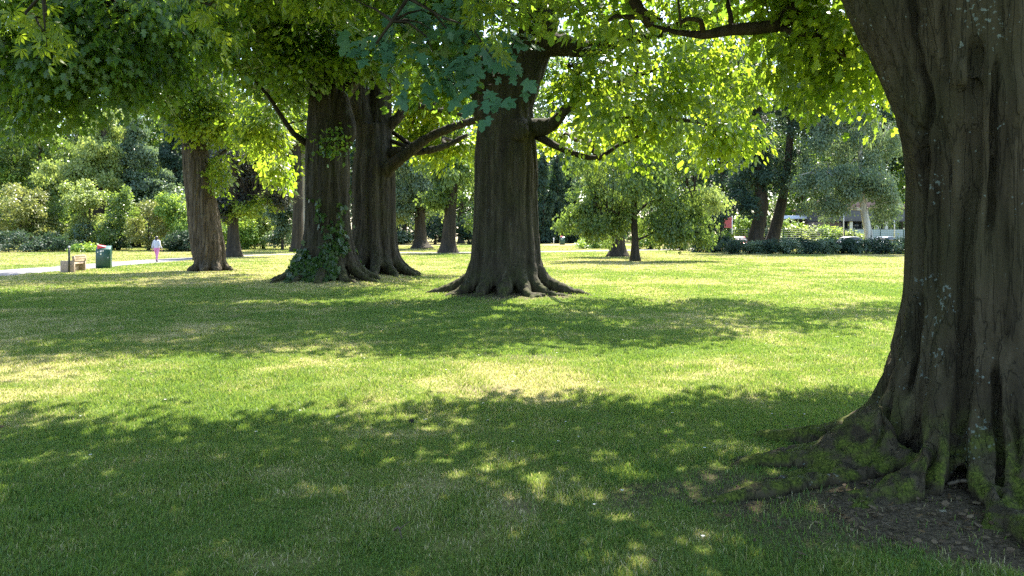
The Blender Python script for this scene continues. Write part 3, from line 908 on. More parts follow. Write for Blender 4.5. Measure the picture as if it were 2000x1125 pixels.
cl_vis = [pre(1190, 225, 18.6, 1.9, 2.6, 0.9, 62), pre(1330, 230, 19.5, 2.0, 2.6, 0.9, 66), pre(1420, 150, 20, 1.4, 2.2, 1.1, 60), pre(1260, 110, 18.2, 2.2, 2.6, 0.9, 60),
          pre(1110, 130, 17.6, 1.1, 1.6, 0.7, 34), pre(1430, 270, 20, 0.9, 1.3, 0.5, 26), pre(1400, 50, 18.5, 1.8, 2.2, 0.8, 44), pre(1230, 280, 19.6, 0.9, 1.2, 0.35, 16), pre(1130, 30, 18.8, 1.2, 1.4, 0.6, 40), pre(1250, 10, 19, 1.6, 1.8, 0.6, 50)]
cl_back = [pre(1090, 280, 23.0, 1.1, 1.3, 0.6, 34)]
cl_dark = [pre(890, 40, 19.0, 2.0, 2.2, 1.1, 120), pre(860, 170, 20.5, 1.0, 1.2, 0.5, 40), (-2.6, 20.0, 10.2, 4.2, 4.8, 2.0, 200), (-3.5, 17.5, 8.8, 3.5, 3.5, 1.4, 130), (-3.2, 20, 13.5, 3.5, 3.5, 2.2, 110),
           (8.8, 18.0, 9.0, 2.6, 3.4, 0.8, 240), (5.2, 16.2, 8.6, 2.8, 2.6, 0.8, 210), (1.5, 16.5, 8.7, 2.6, 2.4, 0.9, 170), (11.6, 20.5, 10.2, 2.4, 3.0, 0.8, 150)]


def centre_keep(C):
    px, py = proj(C)
    lim = np.interp(px, [600, 700, 760, 930, 935, 1050, 1060, 1170, 1260, 1300, 1400, 1450, 1500, 1535, 1560, 1700],
                    [60, 130, 320, 330, 175, 150, 285, 318, 322, 285, 325, 362, 285, 150, 20, -60]) + RNG.normal(size=len(C)) * 12 - 22
    front = (((px > 930) & (px < 1100) & (py > 30)) | ((px >= 1100) & (px < 1165) & (py > 62) & (py < 125))) & (C[:, 1] < 20.6)
    return (py < lim) & ~sunny(C) & ~front


nodes_c = [tuple(P(1062, -10, 19.8)), tuple(P(1050, -260, 20.4)), tuple(P(840, -160, 20.8)), tuple(P(915, 70, 20.2)), tuple(P(1145, 95, 19.1)), tuple(P(1300, 60, 18.8)), tuple(P(1400, 20, 18.8)), tuple(P(1150, 190, 19.3)), tuple(P(1240, 150, 19.4)), tuple(P(1330, 120, 19.5))]
ex_c = [(np.array([P(1050, 265, 19.6), P(1085, 285, 19.3), P(1130, 303, 19.2), P(1170, 308, 19.2), P(1205, 285, 19.3), P(1260, 262, 19.4)]), np.array([0.12, 0.09, 0.075, 0.06, 0.05, 0.03]))]
nodes_c += [tuple(ex_c[0][0][3]), tuple(ex_c[0][0][5])]
big_tree('maple_tree', 'broad old tree standing alone mid-lawn with a burl under its fork', 'old trees on the lawn', (c[0], c[1], 0), CT, 0.035, M['bark_old'], nodes_c,
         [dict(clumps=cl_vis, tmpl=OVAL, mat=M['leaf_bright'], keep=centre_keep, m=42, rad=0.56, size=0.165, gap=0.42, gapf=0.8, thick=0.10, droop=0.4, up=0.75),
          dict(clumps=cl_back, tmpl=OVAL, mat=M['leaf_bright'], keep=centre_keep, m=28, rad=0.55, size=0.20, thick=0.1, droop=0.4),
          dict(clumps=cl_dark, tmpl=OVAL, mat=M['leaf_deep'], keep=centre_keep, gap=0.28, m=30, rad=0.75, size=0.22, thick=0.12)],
         extra=ex_c, seed=5, disp=(0.03, 0.022), twigs=0.35, stretch=(5, 5, 0.7))

# --- ivy-clad tree
c = np.array([-6.45, 26.0])
ZS = [7.0, 5.6, 4.4, 3.2, 2.0, 1.1, 0.6, 0.3, 0.14]
IT = []
for k, ang in enumerate((185, 215, 245, 275, 305, 335, 5, 50, 100, 145)):
    rr = 0.26 + 0.03 * math.sin(k * 2.3)
    sc = np.array([0.8, 0.9, 1, 1, 1, 1, 0.9, 0.7, 0.45])
    tot = np.array([0.62, 0.72, 0.79, 0.80, 0.82, 0.98, 1.18, 1.5, 1.85]) * (1 + 0.03 * math.sin(k * 2.7))
    IT.append(column(c, ang, ZS, list(tot - rr * sc), list(rr * sc), 2.2 + 0.3 * math.sin(k * 1.7), 0.03, 0.01, 0.06, 80 + k))
IT.append((np.array([(c[0], c[1], -0.1), (c[0], c[1], 3), (c[0] - 0.05, c[1], 6)]), np.array([0.8, 0.6, 0.5])))
IT.append((np.array([P(640, 190, 26), P(634, 90, 26), P(625, -40, 26), P(600, -220, 26)]), np.array([0.62, 0.5, 0.42, 0.3])))
IT.append((np.array([P(655, 300, 25.9), P(676, 275, 25.6), P(684, 255, 25.55), P(672, 215, 25.7), P(660, 180, 25.9)]), np.array([0.3, 0.26, 0.22, 0.26, 0.3])))
IT.append((np.array([P(655, 200, 26), P(690, 150, 26.2), P(720, 80, 26.5), P(760, -40, 27)]), np.array([0.4, 0.3, 0.25, 0.18])))
dark_i = [pre(530, 90, 25, 2.6, 3.0, 1.2, 136), pre(650, 40, 23.5, 2.6, 2.8, 1.1, 144), pre(570, 180, 27.5, 1.5, 1.6, 0.7, 43), pre(450, 40, 25, 2.4, 2.8, 1.2, 115), pre(720, 90, 24.5, 1.6, 2.2, 1.0, 64),
          (-6.2, 24.5, 11.2, 6.0, 6.0, 2.2, 355), (-7.5, 20.5, 9.4, 4.0, 4.0, 1.4, 226), (-7, 26, 15, 5, 5, 2.6, 237), (-10.5, 25, 10.4, 3.5, 4, 1.6, 162), pre(600, 120, 24, 1.6, 1.5, .7, 64)]


def left_keep_fn(lims, jit=12):
    def k(C):
        px, py = proj(C)
        return (py < np.interp(px, *lims) + RNG.normal(size=len(C)) * jit - 20) & ~sunny(C)
    return k


ivy_keep = left_keep_fn(([-300, 0, 120, 200, 300, 330, 400, 470, 520, 545, 600, 610, 660, 680, 760, 800, 900, 1000], [235, 235, 245, 215, 205, 225, 240, 235, 260, 270, 250, 150, 150, 190, 190, 250, 200, 100]))
nodes_i = [tuple(P(625, -40, 26)), tuple(P(600, -220, 26)), tuple(P(760, -40, 27)), tuple(P(720, 80, 26.5)), tuple(P(634, 90, 26))]
ex_i = [(np.array([P(606, 285, 25.9), P(575, 262, 25.5), P(548, 225, 25.2), P(522, 185, 25), P(480, 140, 25)]), np.array([0.13, 0.10, 0.08, 0.06, 0.03]))]
ivy_tree = big_tree('maple_tree', 'ivy-clad old tree left of centre with a swollen side bulge', 'old trees on the lawn', (c[0], c[1], 0), IT, 0.04, M['bark_old'], nodes_i,
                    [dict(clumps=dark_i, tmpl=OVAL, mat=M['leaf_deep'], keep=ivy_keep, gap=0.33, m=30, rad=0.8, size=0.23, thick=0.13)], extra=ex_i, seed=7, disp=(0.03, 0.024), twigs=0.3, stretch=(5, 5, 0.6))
rg = np.random.default_rng(4)
n = 2300
th = math.radians(260) + rg.normal(size=n) * 0.85
zz = np.abs(rg.normal(size=n)) * 0.6 + 0.1
zz = np.where(rg.random(n) < 0.12, 0.9 + rg.random(n) * 2.4, zz)
th = np.where(zz > 1.2, math.radians(300) + rg.normal(size=n) * 0.45, th)
kk = fbm(np.stack([th * 2.2, zz * 1.6, 0 * zz], 1) + 3, 3) > np.where(zz > 1.2, 0.50, 0.49)
zz, th = zz[kk], th[kk]; n = len(zz)
rad = np.interp(zz, [0, 0.2, 0.5, 1.1, 2, 3.5], [1.75, 1.48, 1.2, 0.95, 0.82, 0.80]) + 0.04 + 0.10 * rg.random(n)
q = np.stack([np.cos(th) * rad, np.sin(th) * rad, zz], 1)
outw = np.stack([np.cos(th), np.sin(th), 0.25 + 0 * th], 1)
link('ivy', leaves_mesh('ivy', q, unit(rg.normal(size=(n, 3)) * 0.6 + np.array([0, 0, -1])), outw + rg.normal(size=(n, 3)) * 0.5, 0.11 + 0.10 * rg.random(n), rg.random(n), MAPLE, M['ivy']), ivy_tree)
n = 150
q = np.array(P(648, 282, 24.95)) - np.array([c[0], c[1], 0]) + rg.normal(size=(n, 3)) * np.array([0.32, 0.12, 0.25])
link('foliage', leaves_mesh('foliage', q, unit(rg.normal(size=(n, 3)) + np.array([0, -0.3, -0.5])), rg.normal(size=(n, 3)) + np.array([0, -0.5, 1]), 0.13 + 0.08 * rg.random(n), rg.random(n), OVAL, M['leaf_deep']), ivy_tree)

# --- forked twin-stem tree behind it
c = np.array([-5.42, 29.2])
ZS = [6.0, 5.0, 4.2, 3.2, 2.0, 1.1, 0.6, 0.3, 0.14]
TT = []
for k, ang in enumerate((190, 220, 250, 280, 310, 340, 10, 55, 100, 145)):
    rr = 0.26 + 0.03 * math.sin(k * 1.9)
    sc = np.array([0.8, 0.9, 1, 1, 1, 1, 0.9, 0.7, 0.45])
    tot = np.array([0.66, 0.77, 0.85, 0.87, 0.88, 0.98, 1.18, 1.5, 1.85]) * (1 + 0.03 * math.sin(k * 2.7))
    TT.append(column(c, ang, ZS, list(tot - rr * sc), list(rr * sc), 2.2 + 0.3 * math.sin(k * 1.7), 0.03, 0.01, 0.06, 110 + k))
TT.append((np.array([(c[0], c[1], -0.1), (c[0], c[1], 3), (c[0], c[1], 4.6)]), np.array([0.8, 0.6, 0.55])))
TT.append((np.array([P(722, 270, 29.2), P(706, 215, 29.1), P(697, 150, 29), P(690, 60, 29), P(680, -80, 29), P(660, -220, 29)]), np.array([0.55, 0.42, 0.36, 0.32, 0.28, 0.2])))
TT.append((np.array([P(738, 270, 29.2), P(742, 215, 29.3), P(744, 150, 29.4), P(755, 60, 29.6), P(770, -80, 30), P(790, -200, 30)]), np.array([0.55, 0.46, 0.42, 0.36, 0.3, 0.2])))
TT.append((np.array([P(740, 350, 29), P(762, 325, 28.6), P(792, 303, 28.2), P(835, 270, 28), P(880, 250, 27.8), P(925, 236, 27.6), P(985, 225, 27.5)]), np.array([0.34, 0.27, 0.22, 0.19, 0.16, 0.13, 0.08])))
TT.append((np.array([P(745, 300, 29), P(775, 296, 28.8), P(820, 296, 28.6), P(870, 285, 28.6), P(915, 262, 28.6)]), np.array([0.26, 0.2, 0.16, 0.13, 0.08])))
TT.append((np.array([P(745, 260, 29.2), P(775, 232, 29), P(800, 205, 29), P(850, 214, 29), P(910, 226, 29)]), np.array([0.28, 0.2, 0.15, 0.11, 0.07])))
vis_t = [pre(850, 215, 32, 1.9, 1.6, 1.2, 100), pre(890, 285, 32, 1.3, 1.4, 0.7, 50), pre(800, 270, 33, 1.2, 1.3, 0.7, 46), pre(830, 150, 30.5, 1.6, 1.3, 0.9, 60), pre(960, 240, 33, 1.2, 1.3, 0.8, 40), pre(505, 250, 31, 1.3, 1.5, 0.9, 60), pre(540, 330, 33, 0.8, 1, 0.6, 26)]
dark_t = [(-4.6, 30, 12, 5.0, 5.0, 2.2, 165), (-5, 31, 16, 4.5, 4.5, 2.5, 129), pre(700, 60, 28, 2.0, 2.0, 1.1, 72), (-8.0, 32, 11, 3.5, 3.5, 1.8, 93)]
tw_keep = left_keep_fn(([300, 440, 470, 600, 605, 670, 690, 700, 715, 722, 730, 760, 770, 940, 1000], [200, 330, 400, 400, 80, 100, 190, 120, 90, 90, 120, 160, 345, 335, 100]))
nodes_t = [tuple(P(690, 60, 29)), tuple(P(660, -220, 29)), tuple(P(755, 60, 29.6)), tuple(P(790, -200, 30)), tuple(P(880, 250, 27.8)), tuple(P(870, 285, 28.6)), tuple(P(850, 214, 29)), tuple(P(820, 296, 28.6))]
big_tree('maple_tree', 'old tree forking into twin stems, half hidden behind the ivy-clad trunk', 'old trees on the lawn', (c[0], c[1], 0), TT, 0.04, M['bark_old'], nodes_t,
         [dict(clumps=vis_t, tmpl=OVAL, mat=M['leaf_bright'], keep=lambda C: proj(C)[1] < np.interp(proj(C)[0], [300, 440, 470, 600, 605, 765, 775, 930, 1000, 1060], [200, 330, 400, 400, 60, 60, 330, 335, 300, 290]) + RNG.normal(size=len(C)) * 10 - 18, m=30, rad=0.6, size=0.22, thick=0.10, droop=0.4),
          dict(clumps=dark_t, tmpl=OVAL, mat=M['leaf_deep'], keep=tw_keep, gap=0.30, m=30, rad=0.85, size=0.25, thick=0.13)], seed=9, disp=(0.03, 0.024), twigs=0.3, stretch=(5, 5, 0.6))

# --- leaning tree beside the path
c = np.array([-14.5, 35.3])
ST = []
for k, ang in enumerate((180, 225, 270, 315, 0, 60, 120)):
    pts = []
    a0 = math.radians(ang)
    for py, wpx, px, tw in ((285, 42, 380, 1.0), (340, 44, 386, 0.8), (400, 48, 395, 0.55), (450, 52, 401, 0.35), (490, 58, 407, 0.15), (515, 66, 411, 0.0)):
        p = P(px, py, 35.3); r = wpx / F * 35.3 * 0.30
        a = a0 + tw
        pts.append((p[0] + math.cos(a) * r, p[1] + math.sin(a) * r, p[2]))
    a = a0
    e = (c[0] + 0.15 + math.cos(a) * 1.05, c[1] + math.sin(a) * 1.05, -0.02)
    pts.append(e)
    ST.append((np.array(pts), np.array([0.32, 0.33, 0.34, 0.36, 0.36, 0.30, 0.12])))
ST.append((np.array([P(380, 275, 35.3), P(396, 400, 35.3), P(412, 535, 35.3)]), np.array([0.42, 0.46, 0.55])))
ST.append((np.array([P(380, 300, 35.3), P(362, 255, 35.2), P(343, 225, 35), P(320, 170, 35), P(290, 80, 35), P(250, -60, 35)]), np.array([0.42, 0.32, 0.27, 0.24, 0.2, 0.13])))
ST.append((np.array([P(382, 300, 35.3), P(392, 250, 35.3), P(398, 190, 35.4), P(402, 100, 35.5), P(410, -60, 36)]), np.array([0.42, 0.33, 0.28, 0.24, 0.16])))
lit_s = [pre(420, 240, 34.6, 1.1, 1.4, 0.8, 70), pre(400, 180, 34.4, 1.3, 1.5, 0.9, 70), pre(455, 200, 36, 1.5, 1.8, 1.1, 80), pre(365, 250, 34.2, 0.6, 0.7, 0.5, 22), pre(430, 330, 35.0, 0.35, 0.5, 0.9, 26), pre(520, 260, 38, 2.0, 2.0, 1.4, 90)]
dark_s = [pre(300, 130, 34, 2.4, 2.6, 1.4, 130), pre(330, 190, 33.5, 1.2, 1.4, 0.7, 40), (-15, 35, 13, 5, 5, 3, 220), (-16, 34, 10.5, 4, 4, 1.5, 120), pre(200, 130, 36, 2.5, 2.5, 1.4, 120)]


def side_keep(C):
    px, py = proj(C)
    return py < np.interp(px, [0, 100, 200, 300, 340, 355, 405, 420, 450, 470, 600, 640], [170, 190, 200, 215, 260, 285, 285, 430, 430, 340, 320, 200]) + RNG.normal(size=len(C)) * 8 - 12


nodes_s = [tuple(P(343, 225, 35)), tuple(P(290, 80, 35)), tuple(P(250, -60, 35)), tuple(P(398, 190, 35.4)), tuple(P(410, -60, 36)), tuple(P(402, 320, 35.3))]
big_tree('lime_tree', 'leaning grooved trunk beside the path, leafy shoots on its right side', 'old trees on the lawn', (c[0], c[1], 0), ST, 0.045, M['bark_ridged'], nodes_s,
         [dict(clumps=lit_s, tmpl=OVAL, mat=M['leaf_bright'], keep=side_keep, m=30, rad=0.6, size=0.20, thick=0.12, droop=0.4),
          dict(clumps=dark_s, tmpl=OVAL, mat=M['leaf_deep'], keep=side_keep, m=30, rad=0.8, size=0.24, thick=0.13)], seed=12, disp=(0.03, 0.05), twigs=0.3, stretch=(5, 5, 0.5))

# --- tree off the left edge whose boughs hang into the top left
c = np.array([-13.8, 15.5])
OT = []
for k, ang in enumerate((0, 45, 90, 135, 180, 225, 270, 315)):
    OT.append(column(c, ang, [6.0, 4.5, 3.0, 1.6, 0.8, 0.3], [0.3, 0.35, 0.38, 0.42, 0.55, 0.85], [0.26, 0.28, 0.3, 0.3, 0.25, 0.16], 1.6, 0.0, 0.02, 0.05, 140 + k))
OT.append((np.array([(c[0], c[1], -0.1), (c[0], c[1], 3), (c[0], c[1], 7), (c[0] + 0.3, c[1], 10)]), np.array([0.6, 0.5, 0.42, 0.25])))
OT.append((np.array([(-13.8, 15.5, 5.0), (-12.5, 15.6, 5.6), (-11, 16, 5.9), (-9.3, 16.4, 5.6), (-8, 16.8, 5.2)]), np.array([0.25, 0.18, 0.13, 0.09, 0.04])))
off = [pre(60, 150, 16, 1.5, 1.8, 0.75, 68), pre(180, 110, 15.5, 1.5, 1.8, 0.75, 68), pre(280, 120, 16.5, 1.2, 1.5, 0.6, 45), pre(60, 40, 15, 1.6, 1.8, 0.7, 57), pre(230, 20, 15, 1.7, 1.8, 0.7, 63), pre(300, 190, 17, 0.7, 0.9, 0.3, 12), pre(30, 225, 16.5, 0.6, 0.8, 0.3, 11), pre(180, 205, 16.5, 0.6, 0.8, 0.25, 9), pre(110, 200, 17, 0.9, 1.0, 0.4, 20), pre(380, 60, 16.5, 1.2, 1.5, 0.7, 45),
       (-11, 14.5, 8, 4.5, 4.5, 1.6, 224), (-8.5, 17, 8.2, 4, 4, 1.4, 176), (-13, 15, 12, 4.5, 4.5, 2.2, 144)]
off_keep = left_keep_fn(([-400, 0, 100, 200, 300, 350, 450, 500], [250, 240, 250, 215, 200, 190, 130, 80]), 10)
big_tree('maple_tree', 'dark leafy boughs hanging into the top left corner, trunk beyond the left edge', 'old trees on the lawn', (c[0], c[1], 0), OT, 0.05, M['bark_old'],
         [(-12.5, 15.6, 5.6), (-11, 16, 5.9), (-9.3, 16.4, 5.6), (-13.8, 15.5, 7), (-13.5, 15.5, 10)],
         [dict(clumps=off, tmpl=MAPLE, mat=M['leaf_deep'], keep=off_keep, gap=0.43, m=42, rad=0.62, size=0.145, thick=0.10, droop=0.6, up=0.6)], seed=14, twigs=0.35)


# ------------------------------------------------------------------ middle-distance and far trees, shrubs
def px_r(px, d):
    return px / F * d


def lumps(cl, rg, k=7):
    """break each crown lump into smaller ones so the outline comes out uneven"""
    out = []
    for c in cl:
        n = c[6]
        out.append(c[:3] + (c[3] * 0.75, c[4] * 0.75, c[5] * 0.75, n * 0.42))
        for i in range(k):
            u = rg.normal(size=3); u /= np.linalg.norm(u)
            q = 0.22 + 0.30 * rg.random()
            r = 0.55 + 0.45 * rg.random()
            out.append((c[0] + u[0] * c[3] * r, c[1] + u[1] * c[4] * r, c[2] + u[2] * c[5] * r, c[3] * q, c[4] * q, c[5] * q * 0.9, max(1.0, n * 0.9 / k)))
    return out


def far_tree(name, label, d, trunk, ells, mat, count, cat='tree', group=None, bark='bark_far', tmpl=KITE, size=0.30, hang=0.0, droop=0.3, jit=0.5, m=22, rad=0.6, up=0.7, seed=0, extra_crowns=(), depth=1.0, limbs=(), stemtop=None):
    """trunk: list of (px, py, width px) from the base up; ells: (px, py, rx px, ry px, weight) of the crown lumps, all at distance d"""
    rg = np.random.default_rng(seed + 200)
    if name not in ('shrub', 'hedge', 'hedge_bush', 'grass_mound', 'grass_clump', 'wood_tree'):
        ells = [(x, y, rx * 1.18, ry * 1.15, w) for x, y, rx, ry, w in ells]
        count = int(count * 1.3)
    b = P(trunk[0][0], trunk[0][1], d)
    b[2] = float(ground_z(np.array([b[0]]), np.array([b[1]]))[0])
    root = empty(name, b, label, cat, group)
    pts = [P(x, y, d) for x, y, w in trunk]
    pts[0][2] = b[2] - 0.1
    rad_ = [w / 2 / F * d for x, y, w in trunk]
    mb = MB()
    q, r = catmull(pts, rad_, 0.25)
    fl = np.exp(-np.maximum(q[:, 2] - b[2], 0) / 0.55) * 0.55
    wob = 1 + 0.12 * (fbm(q * 1.2, 2) - 0.5)
    v, f = tube(q - b, r * (1 + fl) * wob, 14)
    a_ = np.tile(np.arange(14) / 14 * 2 * math.pi, len(q))
    ctr = np.repeat(q - b, 14, 0)
    v = ctr + (v - ctr) * (1 + 0.10 * np.sin(3 * a_ + seed) + 0.07 * np.sin(5 * a_ + 2 * seed))[:, None]
    mb.add(v, f)
    for lp, w0, w1 in limbs:
        lpts = [P(x, y, d + dz) for x, y, dz in lp]
        qq, rr = catmull(lpts, np.linspace(w0 / 2 / F * d, w1 / 2 / F * d, len(lpts)), 0.4)
        mb.tube(qq - b, rr, 8)
    tw = sum(e[4] for e in ells)
    cl = []
    for px, py, rx, ry, w in ells:
        p = P(px, py, d)
        cl.append((p[0], p[1] + rg.normal() * px_r(rx, d) * 0.2, p[2], px_r(rx, d), px_r(rx, d) * depth, px_r(ry, d), max(4, count * w / tw / m)))
    pos, dd, nr, sz, st, C = spray_cloud(lumps(cl, rg), None, m=m, rad=rad, thick=0.12, size=size, droop=droop, up=up, rng=rg, jit=jit, hang=hang, shell=0.35, gap=0.25 if 'hedge' in name else 0.41, gapf=26.0 / d)
    k = pos[:, 2] > b[2] + 0.05
    me = leaves_mesh('crown', pos[k] - b, dd[k], nr[k], sz[k], st[k], tmpl, M[mat])
    link('crown', me, root)
    for ells2, mat2, cnt2 in extra_crowns:
        cl = []
        for px, py, rx, ry, w in ells2:
            p = P(px, py, d)
            cl.append((p[0], p[1] - px_r(rx, d) * 0.3, p[2], px_r(rx, d), px_r(rx, d) * depth, px_r(ry, d), max(4, cnt2 * w / sum(e[4] for e in ells2) / m)))
        pos, dd, nr, sz, st, C2 = spray_cloud(cl, None, m=m, rad=rad, thick=0.12, size=size, droop=droop, up=up, rng=rg, jit=jit, hang=hang, shell=0.35, gap=0.25 if 'hedge' in name else 0.41, gapf=26.0 / d)
        link('crown', leaves_mesh('crown', pos - b, dd, nr, sz, st, tmpl, M[mat2]), root)
    nodes = [p for p in pts[1:]]
    cl2 = [tuple(e[:3]) for e in cl]
    branches_mesh('branches', nodes, cl2, C, b, None, rg, 0.12, 0.08, 0.03, into=mb)
    mb.build('trunk', M[bark], root, True)
    return root


FT = 'trees beyond the lawn'
SH = 'shrubs along the lawn edge'
# far left belt
far_tree('willow_tree', 'tall yellow-green tree with drooping sprays above the left shrubs', 88, [(190, 480, 22), (195, 380, 18), (200, 300, 12), (205, 230, 7)],
         [(205, 235, 28, 30, 1), (185, 290, 45, 40, 2), (170, 340, 55, 40, 2), (215, 320, 25, 45, 1.2), (150, 380, 40, 25, 1)], 'leaf_yellow', 15000, group=FT, size=0.34, hang=0.9, droop=1.0, seed=1)
far_tree('birch_tree', 'dark green round-topped tree at the far left, dim trunk showing', 92, [(76, 480, 16), (77, 370, 13), (80, 280, 8)],
         [(80, 300, 55, 45, 2), (40, 270, 50, 50, 2), (110, 350, 45, 40, 1.5), (20, 330, 40, 45, 1.5), (95, 250, 40, 35, 1)], 'leaf_mid', 17000, group=FT, size=0.32, hang=0.5, droop=0.7, seed=2)
far_tree('cedar_tree', 'grey-green tree with drooping layered boughs behind the olive bush', 90, [(262, 480, 16), (262, 330, 10), (262, 230, 5)],
         [(262, 250, 20, 26, 1), (262, 300, 34, 26, 1.3), (272, 350, 42, 24, 1.5), (285, 390, 42, 20, 1.2)], 'leaf_grey', 11000, group=FT, size=0.32, hang=0.6, droop=1.0, seed=3)
far_tree('conifer_tree', 'dark bluish conifer between the drooping tree and the leaning trunk', 94, [(340, 480, 14), (340, 330, 9), (340, 240, 4)],
         [(342, 260, 18, 28, 1), (340, 320, 28, 34, 1.4), (345, 380, 34, 30, 1.4)], 'leaf_dark', 9000, group=FT, size=0.32, droop=0.9, seed=4)


def shrub(label, px, base_py, d, ells, mat, count, name='shrub', size=0.24, seed=0, hang=0.0, droop=0.3, tmpl=KITE, cat='shrub', extra=(), up=0.6, m=18, rad=0.42):
    if name == 'shrub' and px < 600:
        ells = [(x, y + (base_py - y) * 0.0 - 4, rx * 1.22, ry * 1.22, w) for x, y, rx, ry, w in ells]
        count = int(count * 1.35)
    return far_tree(name, label, d, [(px, base_py, 5), (px, base_py - 10, 4), (px + 1, ells[0][1], 2)], ells, mat, count, cat=cat, group=SH, size=size, seed=seed, hang=hang, droop=droop, tmpl=tmpl, extra_crowns=extra, up=up, m=m, rad=rad)


shrub('rounded yellow-green bush at the far left end of the shrub border', 40, 492, 80, [(30, 395, 50, 34, 2), (10, 430, 45, 40, 1.5), (60, 440, 45, 40, 1.5), (20, 470, 50, 22, 1)], 'leaf_olive', 9000, seed=21)
shrub('low dark spreading juniper at the foot of the far left bush', 70, 494, 73, [(30, 470, 42, 20, 1), (75, 472, 40, 19, 1), (115, 478, 26, 14, 0.7)], 'leaf_dark', 5200, name='juniper_shrub', seed=22, size=0.2)
shrub('mid green bush between the yellow-green bush and the variegated one', 110, 488, 82, [(105, 420, 36, 40, 1.6), (120, 455, 36, 30, 1), (85, 440, 30, 30, 1)], 'leaf_mid', 7000, seed=23)
shrub('pale variegated bush with creamy leaves behind the bench', 175, 487, 80, [(170, 410, 34, 38, 1.4), (178, 450, 34, 32, 1.3), (160, 380, 28, 26, 0.8)], 'leaf_yellow', 7600, seed=24, extra=(([(180, 455, 28, 26, 1)], 'leaf_grey', 1800),))
shrub('dark green dome-shaped bush behind the litter bin', 232, 488, 79, [(232, 425, 32, 34, 1.5), (225, 462, 34, 24, 1), (240, 395, 20, 18, 0.5)], 'leaf_mid', 6500, seed=25, extra=(([(235, 470, 26, 16, 1)], 'leaf_dark', 1500),))
shrub('olive dome-shaped bush left of the walking person', 290, 488, 78, [(292, 430, 32, 34, 1.6), (300, 462, 30, 24, 1), (272, 455, 24, 26, 0.8)], 'leaf_olive', 7000, seed=26, size=0.2)
shrub('feathery light green bush between the person and the leaning trunk', 350, 488, 77, [(345, 420, 30, 30, 1), (355, 455, 34, 30, 1.4), (325, 400, 16, 22, 0.5), (372, 430, 20, 30, 0.7)], 'leaf_light', 6500, seed=27, droop=0.6, hang=0.2)
shrub('low dark juniper spreading at the foot of the feathery bush', 365, 490, 74, [(365, 470, 34, 16, 1.2), (335, 476, 20, 11, 0.6)], 'leaf_dark', 2600, name='juniper_shrub', seed=28, size=0.2)
shrub('pale green bush right behind the dark beech trunk', 470, 485, 82, [(470, 445, 30, 34, 1.2), (445, 460, 24, 24, 0.8), (490, 470, 24, 14, 0.6)], 'leaf_light', 4800, seed=29)
shrub('yellowish bush in the gap between the dark beech and the ivy-clad tree', 515, 485, 84, [(515, 430, 24, 36, 1.2), (505, 455, 24, 24, 0.8), (525, 395, 22, 22, 0.6)], 'leaf_yellow', 4800, seed=30)
shrub('blue-green bush beside the ivy-clad trunk, left of it', 552, 486, 80, [(552, 430, 24, 34, 1.1), (550, 460, 26, 22, 1), (560, 400, 20, 20, 0.6)], 'leaf_grey', 5000, seed=31, extra=(([(552, 405, 24, 26, 1)], 'leaf_dark', 1500),))
for k, (px, py, mt, lab) in enumerate(((135, 400, 'leaf_light', 'tall pale green bush rising behind the bench and the variegated bush'), (262, 395, 'leaf_mid', 'tall green bush rising behind the litter bin'), (325, 385, 'leaf_grey', 'tall grey-green bush behind the feathery one'), (400, 410, 'leaf_light', 'light green bush half hidden behind the leaning trunk'), (10, 370, 'leaf_light', 'tall light green bush cut by the left edge'))):
    shrub(lab, px, 486, 90, [(px, py, 46, 44, 1.5), (px - 20, py + 40, 44, 40, 1.2), (px + 24, py + 36, 44, 44, 1.2)], mt, 8000, seed=130 + k, size=0.27)
# grassy tuft mound
shrub('low bright grassy mound beside the variegated bush', 158, 489, 72, [(158, 484, 24, 8, 1), (182, 487, 16, 5, 0.5)], 'leaf_light', 900, name='grass_mound', seed=32, size=0.3, cat='mound')

far_tree('beech_tree', 'dark purplish beech right of the leaning trunk', 59, [(458, 503, 24), (456, 450, 20), (455, 380, 17), (458, 260, 10)],
         [(480, 290, 50, 45, 2), (470, 350, 40, 40, 1.5), (510, 330, 45, 40, 1.5), (440, 400, 25, 25, 0.7), (500, 240, 50, 40, 1.5), (540, 380, 25, 18, 0.5)], 'leaf_purple', 16000, group=FT, size=0.24, seed=5, extra_crowns=(([(470, 412, 40, 16, 1), (520, 395, 30, 14, 0.6)], 'leaf_bright', 1800),))
far_tree('lime_tree', 'pale sunlit trunk showing at the left edge of the ivy-clad tree', 78, [(601, 493, 14), (598, 400, 14), (594, 320, 12), (590, 240, 8)],
         [(590, 250, 40, 40, 1), (560, 290, 40, 30, 1), (540, 250, 40, 40, 1), (610, 200, 50, 50, 1.4)], 'leaf_bright', 9000, group=FT, bark='bark_sunlit', size=0.28, seed=6)
far_tree('lime_tree', 'dark straight trunk beside the pale one, left of the ivy-clad tree', 74, [(581, 493, 22), (582, 420, 20), (581, 340, 18), (578, 250, 12)],
         [(560, 330, 34, 24, 1), (530, 300, 44, 40, 1.4), (580, 260, 44, 44, 1.4)], 'leaf_bright', 8000, group=FT, size=0.28, seed=7)
